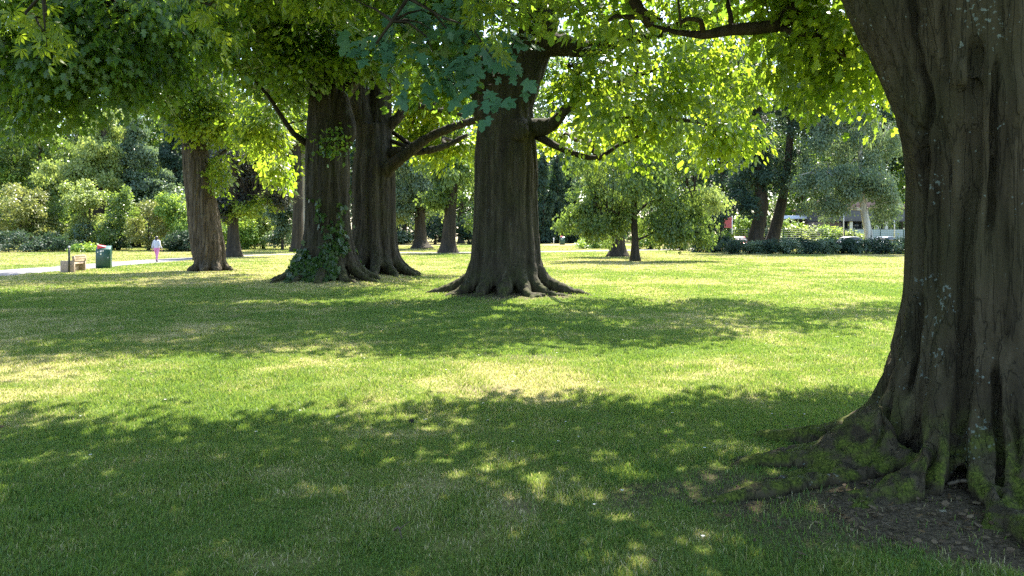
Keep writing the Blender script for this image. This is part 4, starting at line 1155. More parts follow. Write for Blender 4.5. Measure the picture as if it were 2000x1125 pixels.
# trees seen between the twin-stem and the centre trunk
far_tree('maple_tree', 'small flared trunk with silvery leaves between the twin-stem and centre trees', 84, [(822, 490, 34), (821, 470, 24), (820, 420, 20), (818, 360, 16), (818, 300, 10)],
         [(800, 345, 56, 44, 2), (772, 392, 36, 36, 1.3), (848, 360, 46, 44, 1.6), (842, 402, 36, 28, 1.1), (790, 300, 56, 40, 1.5), (815, 395, 22, 16, 0.4)], 'leaf_grey', 16000, group=FT, size=0.30, seed=8, hang=0.4, droop=0.8, extra_crowns=(([(860, 410, 30, 20, 1), (775, 420, 18, 16, 0.5)], 'leaf_yellow', 2200),))
far_tree('maple_tree', 'straight dark trunk just left of the centre tree', 71, [(875, 497, 31), (876, 470, 26), (879, 420, 23), (884, 360, 20), (888, 300, 12)],
         [(900, 340, 52, 44, 1.8), (916, 395, 32, 36, 1.2), (868, 372, 34, 24, 1), (870, 310, 56, 44, 1.6)], 'leaf_mid', 13000, group=FT, size=0.27, seed=9, hang=0.3, droop=0.7)
shrub('dark evergreen bush behind the twin-stem tree', 775, 480, 108, [(780, 445, 40, 32, 1.5), (760, 430, 30, 40, 1), (800, 458, 34, 18, 0.8)], 'leaf_dark', 5000, seed=33, size=0.36, extra=(([(785, 462, 26, 12, 1)], 'leaf_grey', 900),))
shrub('dark evergreen bush with pale tips between the two small trunks', 850, 480, 106, [(850, 440, 40, 36, 1.5), (830, 455, 30, 22, 0.8), (858, 465, 26, 12, 0.6)], 'leaf_dark', 4800, seed=34, size=0.36, extra=(([(853, 465, 22, 9, 1)], 'leaf_grey', 900),))
shrub('dark bluish bush against the left side of the centre trunk', 915, 480, 106, [(915, 440, 36, 38, 1.5), (900, 460, 30, 18, 0.7), (940, 440, 30, 38, 1)], 'leaf_dark', 5000, seed=35, size=0.36)
shrub('tall pale grass clump behind the foot of the twin-stem tree', 756, 482, 90, [(757, 468, 8, 14, 1)], 'leaf_yellow', 420, name='grass_clump', seed=36, size=0.5, up=0.1, cat='clump')
# right of the centre trunk
for k, (px, w, lab) in enumerate(((1062, 26, 'dark conifer directly right of the centre trunk'), (1088, 24, 'dark conifer behind the grey litter bin'), (1114, 26, 'dark conifer left of the bright low hedge'))):
    far_tree('conifer_tree', lab, 118 + k * 4, [(px, 477, 6), (px, 420, 5), (px, 300, 2)], [(px, 452, w * 0.9, 26, 1.2), (px, 410, w * 0.85, 32, 1.2), (px, 365, w * 0.7, 34, 1), (px, 320, w * 0.45, 30, 0.6)], 'leaf_dark', 5200, group=FT, size=0.42, droop=0.9, seed=40 + k)
far_tree('lime_tree', 'slim-trunked tree with a wide drooping crown right of the centre tree', 49, [(1240, 513, 16), (1240, 470, 13), (1238, 420, 12), (1240, 340, 9), (1238, 250, 5)],
         [(1240, 350, 70, 55, 2), (1172, 390, 56, 46, 1.6), (1300, 375, 66, 50, 1.8), (1375, 395, 44, 36, 1.2), (1140, 428, 40, 34, 1), (1196, 438, 46, 28, 1), (1290, 436, 50, 32, 1.2), (1345, 440, 48, 34, 1), (1235, 285, 66, 50, 1.4), (1310, 320, 50, 40, 1.1), (1165, 330, 44, 40, 1), (1245, 225, 66, 46, 1), (1170, 275, 50, 44, 0.8), (1320, 265, 54, 44, 0.9)], 'leaf_mid', 27000, group=FT, size=0.20, hang=0.45, droop=1.0, seed=10, m=20, rad=0.5,
         extra_crowns=(([(1390, 385, 34, 26, 1), (1150, 430, 30, 22, 0.7), (1330, 455, 30, 20, 0.5)], 'leaf_yellow', 2600),))
far_tree('lime_tree', 'stout short trunk just left of the slim-trunked tree', 60, [(1205, 503, 34), (1206, 480, 25), (1206, 440, 22), (1205, 380, 14)],
         [(1205, 400, 50, 40, 1), (1190, 350, 56, 44, 1), (1240, 300, 60, 50, 1.2)], 'leaf_grey', 9000, group=FT, size=0.24, hang=0.4, droop=0.9, seed=11)
shrub('bright green low clipped hedge left of the stout short trunk', 1160, 489, 84, [(1140, 476, 20, 10, 1), (1165, 475, 20, 11, 1), (1190, 476, 20, 10, 1)], 'leaf_light', 3000, name='hedge', seed=42, size=0.2, cat='hedge')
shrub('sunlit green bush behind the slim trunk', 1270, 490, 82, [(1262, 468, 20, 20, 1), (1290, 465, 24, 22, 1)], 'leaf_light', 2800, seed=43, size=0.22)
shrub('grey-green bush right of the slim trunk, under its crown', 1330, 491, 78, [(1330, 462, 28, 26, 1), (1315, 475, 24, 14, 0.6)], 'leaf_grey', 3000, seed=44, size=0.22)
far_tree('yew_tree', 'dark narrow yew at the left end of the long hedge', 72, [(1388, 494, 8), (1388, 450, 6), (1388, 400, 3)], [(1388, 470, 24, 26, 1), (1385, 430, 24, 28, 1), (1400, 400, 18, 24, 0.6)], 'leaf_dark', 5000, group=FT, size=0.24, seed=45)
shrub('small yellow-green shrub at the left end of the long hedge', 1418, 488, 75, [(1418, 462, 8, 16, 1)], 'leaf_light', 700, seed=46, size=0.2)

# two leaning trunks behind the hedge and the big trees around
far_tree('oak_tree', 'thick dark trunk behind the hedge, the left of two leaning ones', 76, [(1472, 492, 28), (1478, 450, 25), (1487, 400, 23), (1483, 340, 19), (1480, 240, 14), (1480, 120, 8)],
         [(1470, 330, 50, 50, 1.4), (1440, 390, 40, 30, 1), (1480, 250, 60, 60, 1.6), (1470, 160, 60, 60, 1.5), (1450, 80, 70, 60, 1.5), (1530, 60, 50, 60, 1)], 'leaf_dark', 20000, group=FT, size=0.27, seed=12)
far_tree('oak_tree', 'thinner dark trunk leaning right behind the hedge, beside the thick one', 77, [(1503, 492, 24), (1514, 450, 21), (1526, 400, 18), (1535, 350, 14), (1545, 240, 12), (1546, 100, 8)],
         [(1530, 320, 40, 40, 1), (1550, 220, 50, 60, 1.4), (1540, 120, 60, 60, 1.4), (1560, 30, 70, 60, 1.4)], 'leaf_dark', 13000, group=FT, size=0.27, seed=13, extra_crowns=(([(1520, 180, 40, 60, 1)], 'leaf_grey', 1800),))
far_tree('birch_tree', 'white birch trunk with a tall hanging grey-green crown before the house', 73, [(1700, 492, 16), (1697, 455, 14), (1688, 410, 13), (1682, 350, 10), (1680, 240, 7), (1680, 150, 4)],
         [(1640, 180, 56, 50, 1.6), (1610, 260, 56, 54, 2), (1690, 250, 60, 60, 2), (1590, 340, 48, 44, 1.5), (1650, 350, 56, 44, 1.8), (1720, 350, 50, 50, 1.6), (1600, 400, 34, 22, 0.6), (1690, 130, 50, 40, 1), (1735, 410, 34, 26, 0.6), (1630, 410, 24, 18, 0.3), (1740, 250, 50, 60, 1.6), (1760, 150, 60, 60, 1.4), (1600, 150, 40, 40, 0.8), (1700, 60, 60, 50, 1)], 'leaf_grey', 42000, group=FT, bark='bark_birch', size=0.24, hang=0.9, droop=1.2, seed=14, m=20)
# back wood closing the view
rgw = np.random.default_rng(77)
wood_proto = {}
back = [(-60, 140), (40, 135), (130, 145), (240, 138), (330, 150), (430, 140), (520, 150), (640, 145), (760, 150), (860, 145), (960, 155), (1080, 150), (1170, 145), (1270, 150), (1370, 140), (1460, 150), (1560, 155), (1660, 150), (1760, 140), (1880, 150), (2020, 140), (1410, 116), (1492, 121), (1570, 124), (1650, 120), (1725, 122), (1800, 118), (60, 112), (150, 116), (245, 112), (325, 118), (410, 114), (20, 122), (500, 118), (790, 122), (900, 120), (1000, 124), (700, 118)]
for k, (px, d) in enumerate(back):
    kind = (0, 1, 2, 1, 0, 2)[k % 6]
    if kind not in wood_proto:
        wood_proto[kind] = far_tree('wood_tree', 'tall tree of the dim wood closing off the background', d, [(px, 478, 9), (px, 420, 8), (px, 300, 6), (px, 180, 3)],
                                    [(px, 410, 56, 50, 1), (px - 25, 350, 50, 44, 1), (px + 30, 340, 50, 50, 1), (px, 270, 60, 55, 1.4), (px + 10, 190, 50, 50, 1), (px - 10, 130, 40, 40, 0.8)],
                                    ('leaf_mid', 'leaf_dark', 'leaf_deep')[kind], 11000, group='trees of the far wood', size=0.5, rad=0.9, seed=60 + kind, m=20)
        continue
    o = copy_tree(wood_proto[kind])
    b = P(px, 478, d); b[2] = float(ground_z(np.array([b[0]]), np.array([b[1]]))[0])
    o.location = b
    o.rotation_euler = (0, 0, rgw.random() * 6.28)
    s = 0.85 + 0.35 * rgw.random()
    o.scale = (s, s, s * (0.9 + 0.25 * rgw.random()))

rgm = np.random.default_rng(99)
mass = []
for px in list(range(-350, 2400, 55)) + list(range(-325, 2400, 60)):
    d = 150 + rgm.random() * 34
    for py, n_ in ((455, 26), (410, 26), (350, 28), (285, 28), (220, 26), (150, 22), (90, 16)):
        if py < 160 and rgm.random() < 0.25: continue
        p = P(px + rgm.normal() * 14, py + rgm.normal() * 14, d + rgm.normal() * 3)
        mass.append((p[0], p[1], max(2.0, p[2]), 4.6, 3.5, 4.2, n_))
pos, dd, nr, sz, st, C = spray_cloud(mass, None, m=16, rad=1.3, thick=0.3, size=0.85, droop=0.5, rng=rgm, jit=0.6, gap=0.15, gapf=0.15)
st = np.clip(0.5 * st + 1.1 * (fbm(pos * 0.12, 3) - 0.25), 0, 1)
M['leaf_wood'] = leaf_mat('far_wood_leaf', (0.035, 0.07, 0.045), (0.11, 0.16, 0.08), (0.07, 0.14, 0.05), (0.2, 0.3, 0.09), 0.35, 0.42)  # distant haze put into the leaf colour, lighter and bluer
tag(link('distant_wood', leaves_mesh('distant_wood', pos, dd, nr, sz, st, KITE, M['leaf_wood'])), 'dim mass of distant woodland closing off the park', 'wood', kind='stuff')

# long dark hedge on the right: clipped shrubs side by side
for k, px in enumerate(range(1430, 1800, 36)):
    top = 468 + (4 if k % 3 else 0)
    labs = ['leftmost bush of the long dark hedge, by the yew', 'hedge bush under the thick leaning trunk', 'hedge bush under the thinner leaning trunk', 'hedge bush right of the thinner leaning trunk', 'hedge bush before the yellowish shrubs', 'hedge bush left of the thin lamp post', 'hedge bush before the white car', 'hedge bush before the birch trunk', 'hedge bush before the grey car', 'hedge bush touching the huge right trunk', 'last hedge bush, mostly behind the huge right trunk']
    shrub(labs[k], px, 497, 67 + 0.5 * math.sin(k * 1.3), [(px, 482, 24, 17, 1), (px + 8, top + 8, 19, 13, 0.7)], 'leaf_dark' if k % 2 == 0 else 'leaf_grey', 2400, name='hedge_bush', seed=90 + k, size=0.17, cat='hedge bush', rad=0.3)
for k, (px, py, d, mt, lab) in enumerate(((1452, 432, 92, 'leaf_light', 'light green shrub behind the mesh fence, left of the leaning trunks'), (1540, 440, 92, 'leaf_light', 'light layered shrub right of the leaning trunks'), (1572, 452, 88, 'leaf_yellow', 'yellow-green shrub with flat tiers under the pale canopy'), (1625, 452, 88, 'leaf_light', 'light green leafy shrub before the brown shed wall'), (1655, 455, 87, 'leaf_yellow', 'small yellow shrub at the lamp post foot'))):
    shrub(lab, px, 486, d, [(px, py, 26, 16, 1), (px + 4, py + 16, 28, 14, 1)], mt, 2600, seed=110 + k, size=0.26, droop=0.1, up=1.4)

# ------------------------------------------------------------------ house, fence, cars, lamp posts, flag on the right
M['slate'] = simple_mat('dark_slate_cladding', (0.085, 0.09, 0.105), 0.6, var=0.12, scale=3)
M['cream'] = simple_mat('cream_render', (0.62, 0.60, 0.50), 0.8, var=0.06, scale=2)
M['white_wall'] = simple_mat('pale_green_wall_panel', (0.40, 0.44, 0.38), 0.7, var=0.05, scale=2)
M['glass'] = simple_mat('dark_window_glass', (0.02, 0.025, 0.025), 0.06, var=0.2, spec=0.8)
M['brick'] = simple_mat('brown_shed_boards', (0.20, 0.15, 0.12), 0.85, var=0.2, scale=3)
M['steel'] = simple_mat('galvanised_steel', (0.5, 0.51, 0.52), 0.4, 0.6, var=0.08)
M['green_metal'] = simple_mat('dark_green_metal', (0.018, 0.05, 0.03), 0.5, 0.1, var=0.2)
M['roof_pale'] = simple_mat('pale_sheet_roof', (0.55, 0.60, 0.66), 0.45, var=0.08)
M['tile'] = simple_mat('reddish_roof_tiles', (0.28, 0.17, 0.12), 0.85, var=0.25, scale=5)

D = 104.0
gz = 0.5
def X(px, d=D): return (px - 1000) / F * d
def Zp(py, d=D): return CH + (HZ - py) / F * d
x0, x1 = X(1607), X(1800)
house = empty('house', ((x0 + x1) / 2, D + 4, gz), 'dark clad house with cream pillars and a pale lower wall behind the hedge', 'house')
hb = np.array([(x0 + x1) / 2, D + 4, gz])
mb = MB(); mb.box(np.array([(x0 + x1) / 2, D + 5, (Zp(432) + Zp(408)) / 2]) - hb, (x1 - x0, 10, Zp(408) - Zp(432))); mb.build('upper_wall', M['slate'], house, bevel=0.03)
mb = MB(); mb.box(np.array([(x0 + x1) / 2, D + 5, Zp(408) + 0.13]) - hb, (x1 - x0 + 0.8, 10.8, 0.26))
mb.box(np.array([(x0 + x1) / 2, D + 6, Zp(408) + 1.0]) - hb, (x1 - x0 - 0.5, 8, 1.5), taper=0.6); mb.build('roof', M['tile'], house)
xa = X(1660)
mb = MB(); mb.box(np.array([(xa + x1) / 2, D + 5.2, (Zp(448) + gz) / 2]) - hb, (x1 - xa, 9.6, Zp(448) - gz)); mb.build('lower_wall', M['white_wall'], house, bevel=0.02)
mb = MB(); mb.box(np.array([(x0 + xa) / 2 - 0.4, D + 5.4, (Zp(433) + gz) / 2]) - hb, (xa - x0 - 0.9, 9.0, Zp(433) - gz)); mb.build('side_wall', M['brick'], house)
for px in (1665, 1716, 1734):
    mb = MB(); mb.box(np.array([X(px), D + 0.55, (Zp(448) + Zp(432)) / 2]) - hb, (0.42, 0.42, Zp(432) - Zp(448) - 0.01)); mb.build('pillar', M['cream'], house, bevel=0.02)
for pa, pb in ((1649, 1662), (1670, 1690), (1694, 1713), (1719, 1731)):
    mb = MB()
    w, h = X(pb) - X(pa), Zp(432.5) - Zp(447.5)
    cx, cz = (X(pa) + X(pb)) / 2, (Zp(432.5) + Zp(447.5)) / 2
    for sx in (-1, 0, 1):
        mb.box(np.array([cx + sx * (w / 2 - 0.04), D + 1.0, cz]) - hb, (0.08, 0.1, h))
    for sz in (-1, 1):
        mb.box(np.array([cx, D + 1.003, cz + sz * (h / 2 - 0.04)]) - hb, (w - 0.16, 0.1, 0.08))
    fr = mb.build('window', M['slate'], house)
    g = MB(); g.box(np.array([cx, D + 1.06, cz]) - hb, (w - 0.1, 0.03, h - 0.1)); g.build('pane', M['glass'], fr)
# pale canopy building left of it
cb = empty('carport', (X(1570, 110), 112, gz), 'low shelter with a pale blue-white roof behind the layered shrubs', 'shelter')
bb = np.array([X(1570, 110), 112, gz])
mb = MB(); mb.box((0, 0, Zp(427, 110) - gz + 0.2), (6.5, 5, 0.5), taper=0.9); mb.build('roof', M['roof_pale'], cb, bevel=0.03)
mb = MB(); mb.box((0, 1.2, (Zp(430, 110) - gz) / 2), (5.4, 2.0, Zp(430, 110) - gz)); mb.build('wall', M['slate'], cb)
for sx in (-2.6, 2.6):
    mb = MB(); mb.tube([(sx, -2.0, 0), (sx, -2.0, Zp(428.5, 110) - gz)], [0.06, 0.06], 8); mb.build('post', M['steel'], cb)

for px, top, d, lab in ((1647.5, 405, 84, 'thin grey lamp post left of the birch trunk'), (1747, 420, 86, 'thin pale lamp post beside the huge right trunk')):
    b = np.array([X(px, d), d, 0.3])
    lp = empty('lamp_post', b, lab, 'lamp post', 'thin lamp posts by the car park')
    h = Zp(top, d) - 0.3 + 1.2
    mb = MB(); mb.tube([(0, 0, -0.05), (0, 0, h * 0.5), (0, 0, h)], [0.075, 0.065, 0.05], 10); mb.build('post', M['steel'], lp, True)
    mb = MB(); mb.box((0.25, 0, h + 0.04), (0.7, 0.2, 0.1)); mb.build('lamp_head', M['steel'], lp, bevel=0.02)

fence = empty('mesh_fence', (X(1540, 82), 82, 0.3), 'dark green wire mesh fence behind the long hedge', 'fence')
fb = np.array([X(1540, 82), 82, 0.3])
fx = [X(p, 82) for p in (1428, 1462, 1497, 1531, 1565, 1606, 1650, 1669, 1720, 1765)]
ftop = Zp(446, 82) - 0.3
mb = MB()
for z in np.arange(0.15, ftop, 0.22):
    mb.tube([(fx[0] - fb[0], 0, z), (fx[-1] - fb[0], 0, z)], [0.012, 0.012], 4)
for xx in np.arange(fx[0], fx[-1], 0.25):
    mb.tube([(xx - fb[0], 0.012, 0.05), (xx - fb[0], 0.012, ftop)], [0.007, 0.007], 4)
mb.build('mesh_panel', M['green_metal'], fence)
for xx in fx:
    mb = MB(); mb.box((xx - fb[0], 0.05, ftop / 2), (0.09, 0.06, ftop + 0.1)); mb.build('post', M['green_metal'], fence)

# red banner on a white pole
d = 90
bn = empty('banner_flag', (X(1430, d), d, 0.4), 'red banner on a white pole left of the mesh fence', 'banner')
M['red_cloth'] = simple_mat('faded_red_cloth', (0.42, 0.10, 0.11), 0.8, var=0.1)
M['white_paint'] = simple_mat('white_paint', (0.75, 0.75, 0.75), 0.5, var=0.04)
mb = MB(); mb.tube([(0, 0, 0), (0, 0, Zp(421, d) - 0.4)], [0.05, 0.04], 8); mb.build('pole', M['white_paint'], bn, True)
gxx = np.linspace(-0.95, -0.05, 10); gzz = np.linspace(Zp(445, d) - 0.4, Zp(424, d) - 0.4, 12)
A, B_ = np.meshgrid(gxx, gzz); Yw = 0.06 * np.sin(A * 8) + 0.03 * np.sin(B_ * 5)
mb = MB(); vs = np.stack([A.ravel(), Yw.ravel(), B_.ravel()], 1)
mb.add(vs, [(i * 10 + j, i * 10 + j + 1, (i + 1) * 10 + j + 1, (i + 1) * 10 + j) for i in range(11) for j in range(9)])
o = mb.build('cloth', M['red_cloth'], bn, True); sm = o.modifiers.new('t', 'SOLIDIFY'); sm.thickness = 0.01


# cars
def car_mat(name, col):
    return simple_mat(name, col, 0.28, 0.3, var=0.02, coat=0.8)


def loft(stations, n=20):
    """stations: (x, half width, bottom z, top z, squareness) -> closed lofted hull"""
    rings = []
    for x, w, z0, z1, q in stations:
        a = np.arange(n) / n * 2 * math.pi
        ca, sa = np.cos(a), np.sin(a)
        rings.append(np.stack([np.full(n, x), np.sign(ca) * np.abs(ca) ** q * w, (z0 + z1) / 2 + np.sign(sa) * np.abs(sa) ** q * (z1 - z0) / 2], 1))
    v = np.concatenate(rings)
    m = len(rings)
    f = [(i * n + j, i * n + (j + 1) % n, (i + 1) * n + (j + 1) % n, (i + 1) * n + j) for i in range(m - 1) for j in range(n)]
    f += [tuple(range(n))[::-1], tuple((m - 1) * n + j for j in range(n))]
    return v, f


M['tyre'] = simple_mat('black_tyre', (0.02, 0.02, 0.02), 0.85)
M['rim'] = simple_mat('silver_rim', (0.5, 0.5, 0.5), 0.35, 0.8)
M['lens'] = simple_mat('headlamp_lens', (0.8, 0.8, 0.8), 0.05, 0.6, spec=1.0)
M['tail'] = simple_mat('red_tail_lens', (0.45, 0.02, 0.02), 0.2)


def make_car(label, loc, rz, paint):
    r = empty('parked_car', loc, label, 'car', 'cars parked behind the hedge')
    r.rotation_euler = (0, 0, rz)
    mb = MB(); v, f = loft([(-2.12, 0.62, 0.45, 0.78, 0.5), (-2.0, 0.80, 0.30, 0.95, 0.4), (-1.3, 0.88, 0.22, 0.98, 0.35), (0, 0.90, 0.22, 0.96, 0.35), (1.1, 0.88, 0.22, 0.92, 0.35), (1.8, 0.82, 0.26, 0.80, 0.4), (2.1, 0.62, 0.36, 0.66, 0.5)]); mb.add(v, f)
    mb.build('body', paint, r, True)
    mb = MB(); v, f = loft([(-1.75, 0.62, 0.80, 1.0, 0.5), (-1.25, 0.70, 0.85, 1.36, 0.5), (-0.6, 0.72, 0.85, 1.45, 0.5), (0.1, 0.71, 0.85, 1.42, 0.5), (0.6, 0.69, 0.85, 1.22, 0.5), (1.1, 0.64, 0.82, 0.94, 0.5)]); mb.add(v, f)
    mb.build('window', M['glass'], r, True)
    mb = MB(); v, f = loft([(-1.3, 0.60, 1.33, 1.38, 0.6), (-0.9, 0.66, 1.36, 1.47, 0.6), (-0.4, 0.67, 1.38, 1.49, 0.6), (0.15, 0.64, 1.36, 1.45, 0.6), (0.35, 0.58, 1.32, 1.37, 0.6)]); mb.add(v, f)
    mb.build('roof', paint, r, True)
    for sx in (-1.35, 1.3):
        for sy in (-1, 1):
            mb = MB(); mb.tube([(sx, sy * 0.70, 0.32), (sx, sy * 0.91, 0.32)], [0.32, 0.32], 20); w = mb.build('wheel', M['tyre'], r)
            mb = MB(); mb.tube([(sx, sy * 0.90, 0.32), (sx, sy * 0.925, 0.32)], [0.19, 0.17], 14); mb.build('rim', M['rim'], w)
    for sy in (-1, 1):
        mb = MB(); mb.add(*loft([(1.80, 0.02, 0.60, 0.68, 0.7), (1.95, 0.14, 0.56, 0.72, 0.7), (2.03, 0.10, 0.58, 0.68, 0.7)])); o = mb.build('headlight', M['lens'], r, True); o.location = (0, sy * 0.58, 0)
        mb = MB(); mb.add(*loft([(-2.10, 0.08, 0.70, 0.82, 0.7), (-2.05, 0.12, 0.68, 0.86, 0.7), (-1.95, 0.05, 0.70, 0.84, 0.7)])); o = mb.build('taillight', M['tail'], r, True); o.location = (0, sy * 0.60, 0)
    return r


make_car('white car parked behind the hedge, left of the birch trunk', (X(1668, 79), 79, 0.18), 0.1, car_mat('white_car_paint', (0.75, 0.76, 0.78)))
make_car('grey car parked behind the hedge, right of the birch trunk', (X(1735, 77), 77, 0.18), math.radians(30), car_mat('grey_blue_car_paint', (0.22, 0.27, 0.34)))
make_car('dark red car behind the left end of the hedge', (X(1444, 80), 80, 0.18), math.radians(-95), car_mat('dark_red_car_paint', (0.25, 0.03, 0.03)))


# ------------------------------------------------------------------ bench, litter bins, posts
M['concrete'] = simple_mat('brownish_concrete', (0.36, 0.28, 0.22), 0.9, var=0.15, scale=9, bump=0.3)
M['wood'] = simple_mat('weathered_bench_wood', (0.40, 0.30, 0.21), 0.8, var=0.2, scale=14, bump=0.3)
bx, by = -20.2, 34.2
bench = empty('park_bench', (bx, by, 0), 'brown concrete and wood bench beside the path, seen end on', 'bench')
bench.rotation_euler = (0, 0, math.radians(285)); bench.scale = (1, 1, 0.88)
for sx in (-0.83, 0.83):
    mb = MB(); mb.box((sx, 0, 0.30), (0.14, 0.56, 0.62)); mb.box((sx, 0.24, 0.72), (0.138, 0.10, 0.26), rx=0.12); mb.build('side_panel', M['concrete'], bench, bevel=0.012)
mb = MB()
for k in range(4): mb.box((0, -0.2 + 0.125 * k, 0.44), (1.52, 0.11, 0.045))
mb.build('seat', M['wood'], bench, bevel=0.006)
mb = MB()
for k in range(3): mb.box((0, 0.235 + 0.016 * k, 0.585 + 0.12 * k), (1.52, 0.04, 0.11), rx=-0.12)
mb.build('backrest', M['wood'], bench, bevel=0.006)
mb = MB(); mb.box((0, 0.0, 0.2), (1.52, 0.06, 0.35)); mb.build('stretcher', M['concrete'], bench, bevel=0.01)

b = (X(135, 33.2), 33.2, 0)
pp = empty('marker_post', b, 'slim dark post standing in front of the bench', 'post')
M['dark_metal'] = simple_mat('blackened_metal', (0.03, 0.035, 0.03), 0.5, 0.3)
mb = MB(); mb.tube([(0, 0, -0.05), (0, 0, 1.12)], [0.045, 0.042], 10); mb.build('post', M['dark_metal'], pp, True)
mb = MB(); mb.tube([(0, 0, 1.12), (0, 0, 1.16), (0, 0, 1.19)], [0.052, 0.05, 0.02], 10); mb.build('cap', M['steel'], pp, True)

M['bin_green'] = simple_mat('bottle_green_bin_paint', (0.009, 0.06, 0.04), 0.38, 0.0, var=0.12, scale=5, coat=0.2)
M['red_sign'] = simple_mat('red_sticker', (0.62, 0.07, 0.10), 0.5, var=0.05)
M['white_sign'] = simple_mat('white_sticker', (0.8, 0.8, 0.8), 0.5, var=0.03)
M['black'] = simple_mat('black_rubber', (0.012, 0.012, 0.012), 0.7)


def make_bin(label, loc, rz, s=1.0):
    r = empty('litter_bin', loc, label, 'litter bin', 'litter bins in the park')
    r.rotation_euler = (0, 0, rz); r.scale = (s, s, s)
    mb = MB()
    # shell with sloping top: side profile extruded
    prof = [(-0.30, 0.03), (0.30, 0.03), (0.32, 0.60), (0.32, 1.16), (0.10, 1.14), (-0.32, 0.98), (-0.32, 0.60)]
    w = 0.33
    v = [(sx * w, y, z) for sx in (-1, 1) for y, z in prof]
    n = len(prof)
    mb.add(v, [tuple(range(n)), tuple(range(2 * n - 1, n - 1, -1))] + [(i, i + n, (i + 1) % n + n, (i + 1) % n) for i in range(n)])
    mb.build('body', M['bin_green'], r, bevel=0.02)
    mb = MB(); mb.box((0, 0, 0.02), (0.62, 0.56, 0.06)); mb.build('plinth', M['black'], r)
    mb = MB(); mb.box((0, -0.335, 0.50), (0.58, 0.02, 0.80)); d_ = mb.build('door', M['bin_green'], r, bevel=0.006)
    mb = MB(); mb.box((0.24, -0.355, 0.55), (0.03, 0.03, 0.07)); mb.build('handle', M['steel'], d_, bevel=0.004)
    # red wedge-shaped hood
    mb = MB()
    hv = [(-0.26, -0.30, 1.00), (0.10, -0.17, 1.06), (0.10, 0.0, 1.13), (-0.26, 0.0, 1.13), (-0.26, -0.28, 1.20), (-0.26, 0.0, 1.22), (0.10, -0.16, 1.09), (0.10, 0.0, 1.15)]
    mb.add(hv, [(0, 1, 6, 4), (0, 4, 5, 3), (1, 2, 7, 6), (4, 6, 7, 5), (2, 3, 5, 7), (0, 3, 2, 1)])
    mb.build('hood', M['red_sign'], r, bevel=0.008)
    for sx, sz, a, c_ in ((-0.22, 0.84, 0.05, 0.06), (-0.09, 0.87, 0.08, 0.07), (0.01, 0.89, 0.05, 0.05), (-0.09, 0.74, 0.06, 0.10)):
        mb = MB(); mb.box((sx, -0.349, sz), (a, 0.006, c_)); mb.build('sticker', M['white_sign'], r)
    return r


make_bin('bottle green litter bin with a red hood beside the path', (X(203, 38), 38, 0), math.radians(20))
fb2 = make_bin('small distant litter bin with a red top under the dark conifers', (X(1098, 104), 104, 0.5), 0.1, 1.05)
d = 104
for px, lab in ((1081.5, 'pale thin stake beside the distant litter bin'),):
    o = MB(); o.tube([(0, 0, 0), (0, 0, 1.0)], [0.06, 0.055], 8)
    tag(o.build('stake', M['white_paint'], None, True, loc=(X(px, d), d, 0.5)), lab, 'stake')
b = (X(377.5, 50), 50, 0)
o = MB(); o.tube([(0, 0, -0.05), (0, 0, 0.95), (0, 0, 1.0)], [0.06, 0.06, 0.03], 10)
tag(o.build('bollard', M['dark_metal'], None, True, loc=b), 'short dark bollard just left of the leaning trunk', 'bollard')


# ------------------------------------------------------------------ the walking person
def skin_mesh(name, tubes, voxel, mat, parent, it=3):
    mb = MB()
    for pts, rad in tubes:
        p, r = catmull(pts, rad, 0.02)
        v, f = tube(p, r, 12)
        mb.add(v, f)
    me = mesh_from(name, np.concatenate(mb.v), mb.l, mb.s)
    o = link(name, me, parent)
    m = o.modifiers.new('r', 'REMESH'); m.mode = 'VOXEL'; m.voxel_size = voxel
    s = o.modifiers.new('s', 'SMOOTH'); s.iterations = it
    dg = bpy.context.evaluated_depsgraph_get()
    me2 = bpy.data.meshes.new_from_object(o.evaluated_get(dg))
    o.modifiers.clear()
    me2.materials.clear(); me2.materials.append(mat)
    me2.polygons.foreach_set('use_smooth', np.ones(len(me2.polygons), bool))
    o.data = me2
    return o


M['skin'] = simple_mat('skin', (0.48, 0.30, 0.22), 0.5, var=0.05)
M['hair'] = simple_mat('dark_hair', (0.022, 0.017, 0.014), 0.5, var=0.3, scale=40)
M['cardigan'] = simple_mat('pale_blue_grey_knit', (0.50, 0.52, 0.60), 0.9, var=0.06, scale=30, bump=0.2)
M['pink'] = simple_mat('pink_trousers', (0.62, 0.22, 0.42), 0.85, var=0.06, scale=12)
M['shoe'] = simple_mat('dark_shoe', (0.05, 0.04, 0.05), 0.6)
per = empty('person', (X(306, 47.5), 47.5, 0.012), 'person in a pale cardigan and pink trousers walking away on the path', 'person')
ar = np.array
legs = {}
for s, fy in ((-1, 0.16), (1, -0.16)):       # left leg forward, right leg back
    hip, knee, ank = ar([s * 0.085, 0, 0.84]), ar([s * 0.095, fy * 0.9 + 0.03, 0.46]), ar([s * 0.10, fy * 1.4, 0.085 if s < 0 else 0.12])
    legs[s] = (hip, knee, ank)
body = [(ar([(0, 0, 0.82), (0, 0, 1.0), (0, 0.005, 1.2), (0, 0, 1.32), (0, 0.0, 1.40), (0, 0.015, 1.47)]), ar([0.11, 0.105, 0.12, 0.10, 0.055, 0.05]))]
body.append((ar([(0, 0.02, 1.44), (0, 0.025, 1.50), (0, 0.02, 1.57), (0, 0.01, 1.62)]), ar([0.06, 0.078, 0.085, 0.045])))
body.append((ar([(0, 0.095, 1.53), (0, 0.122, 1.515)]), ar([0.014, 0.012])))      # nose
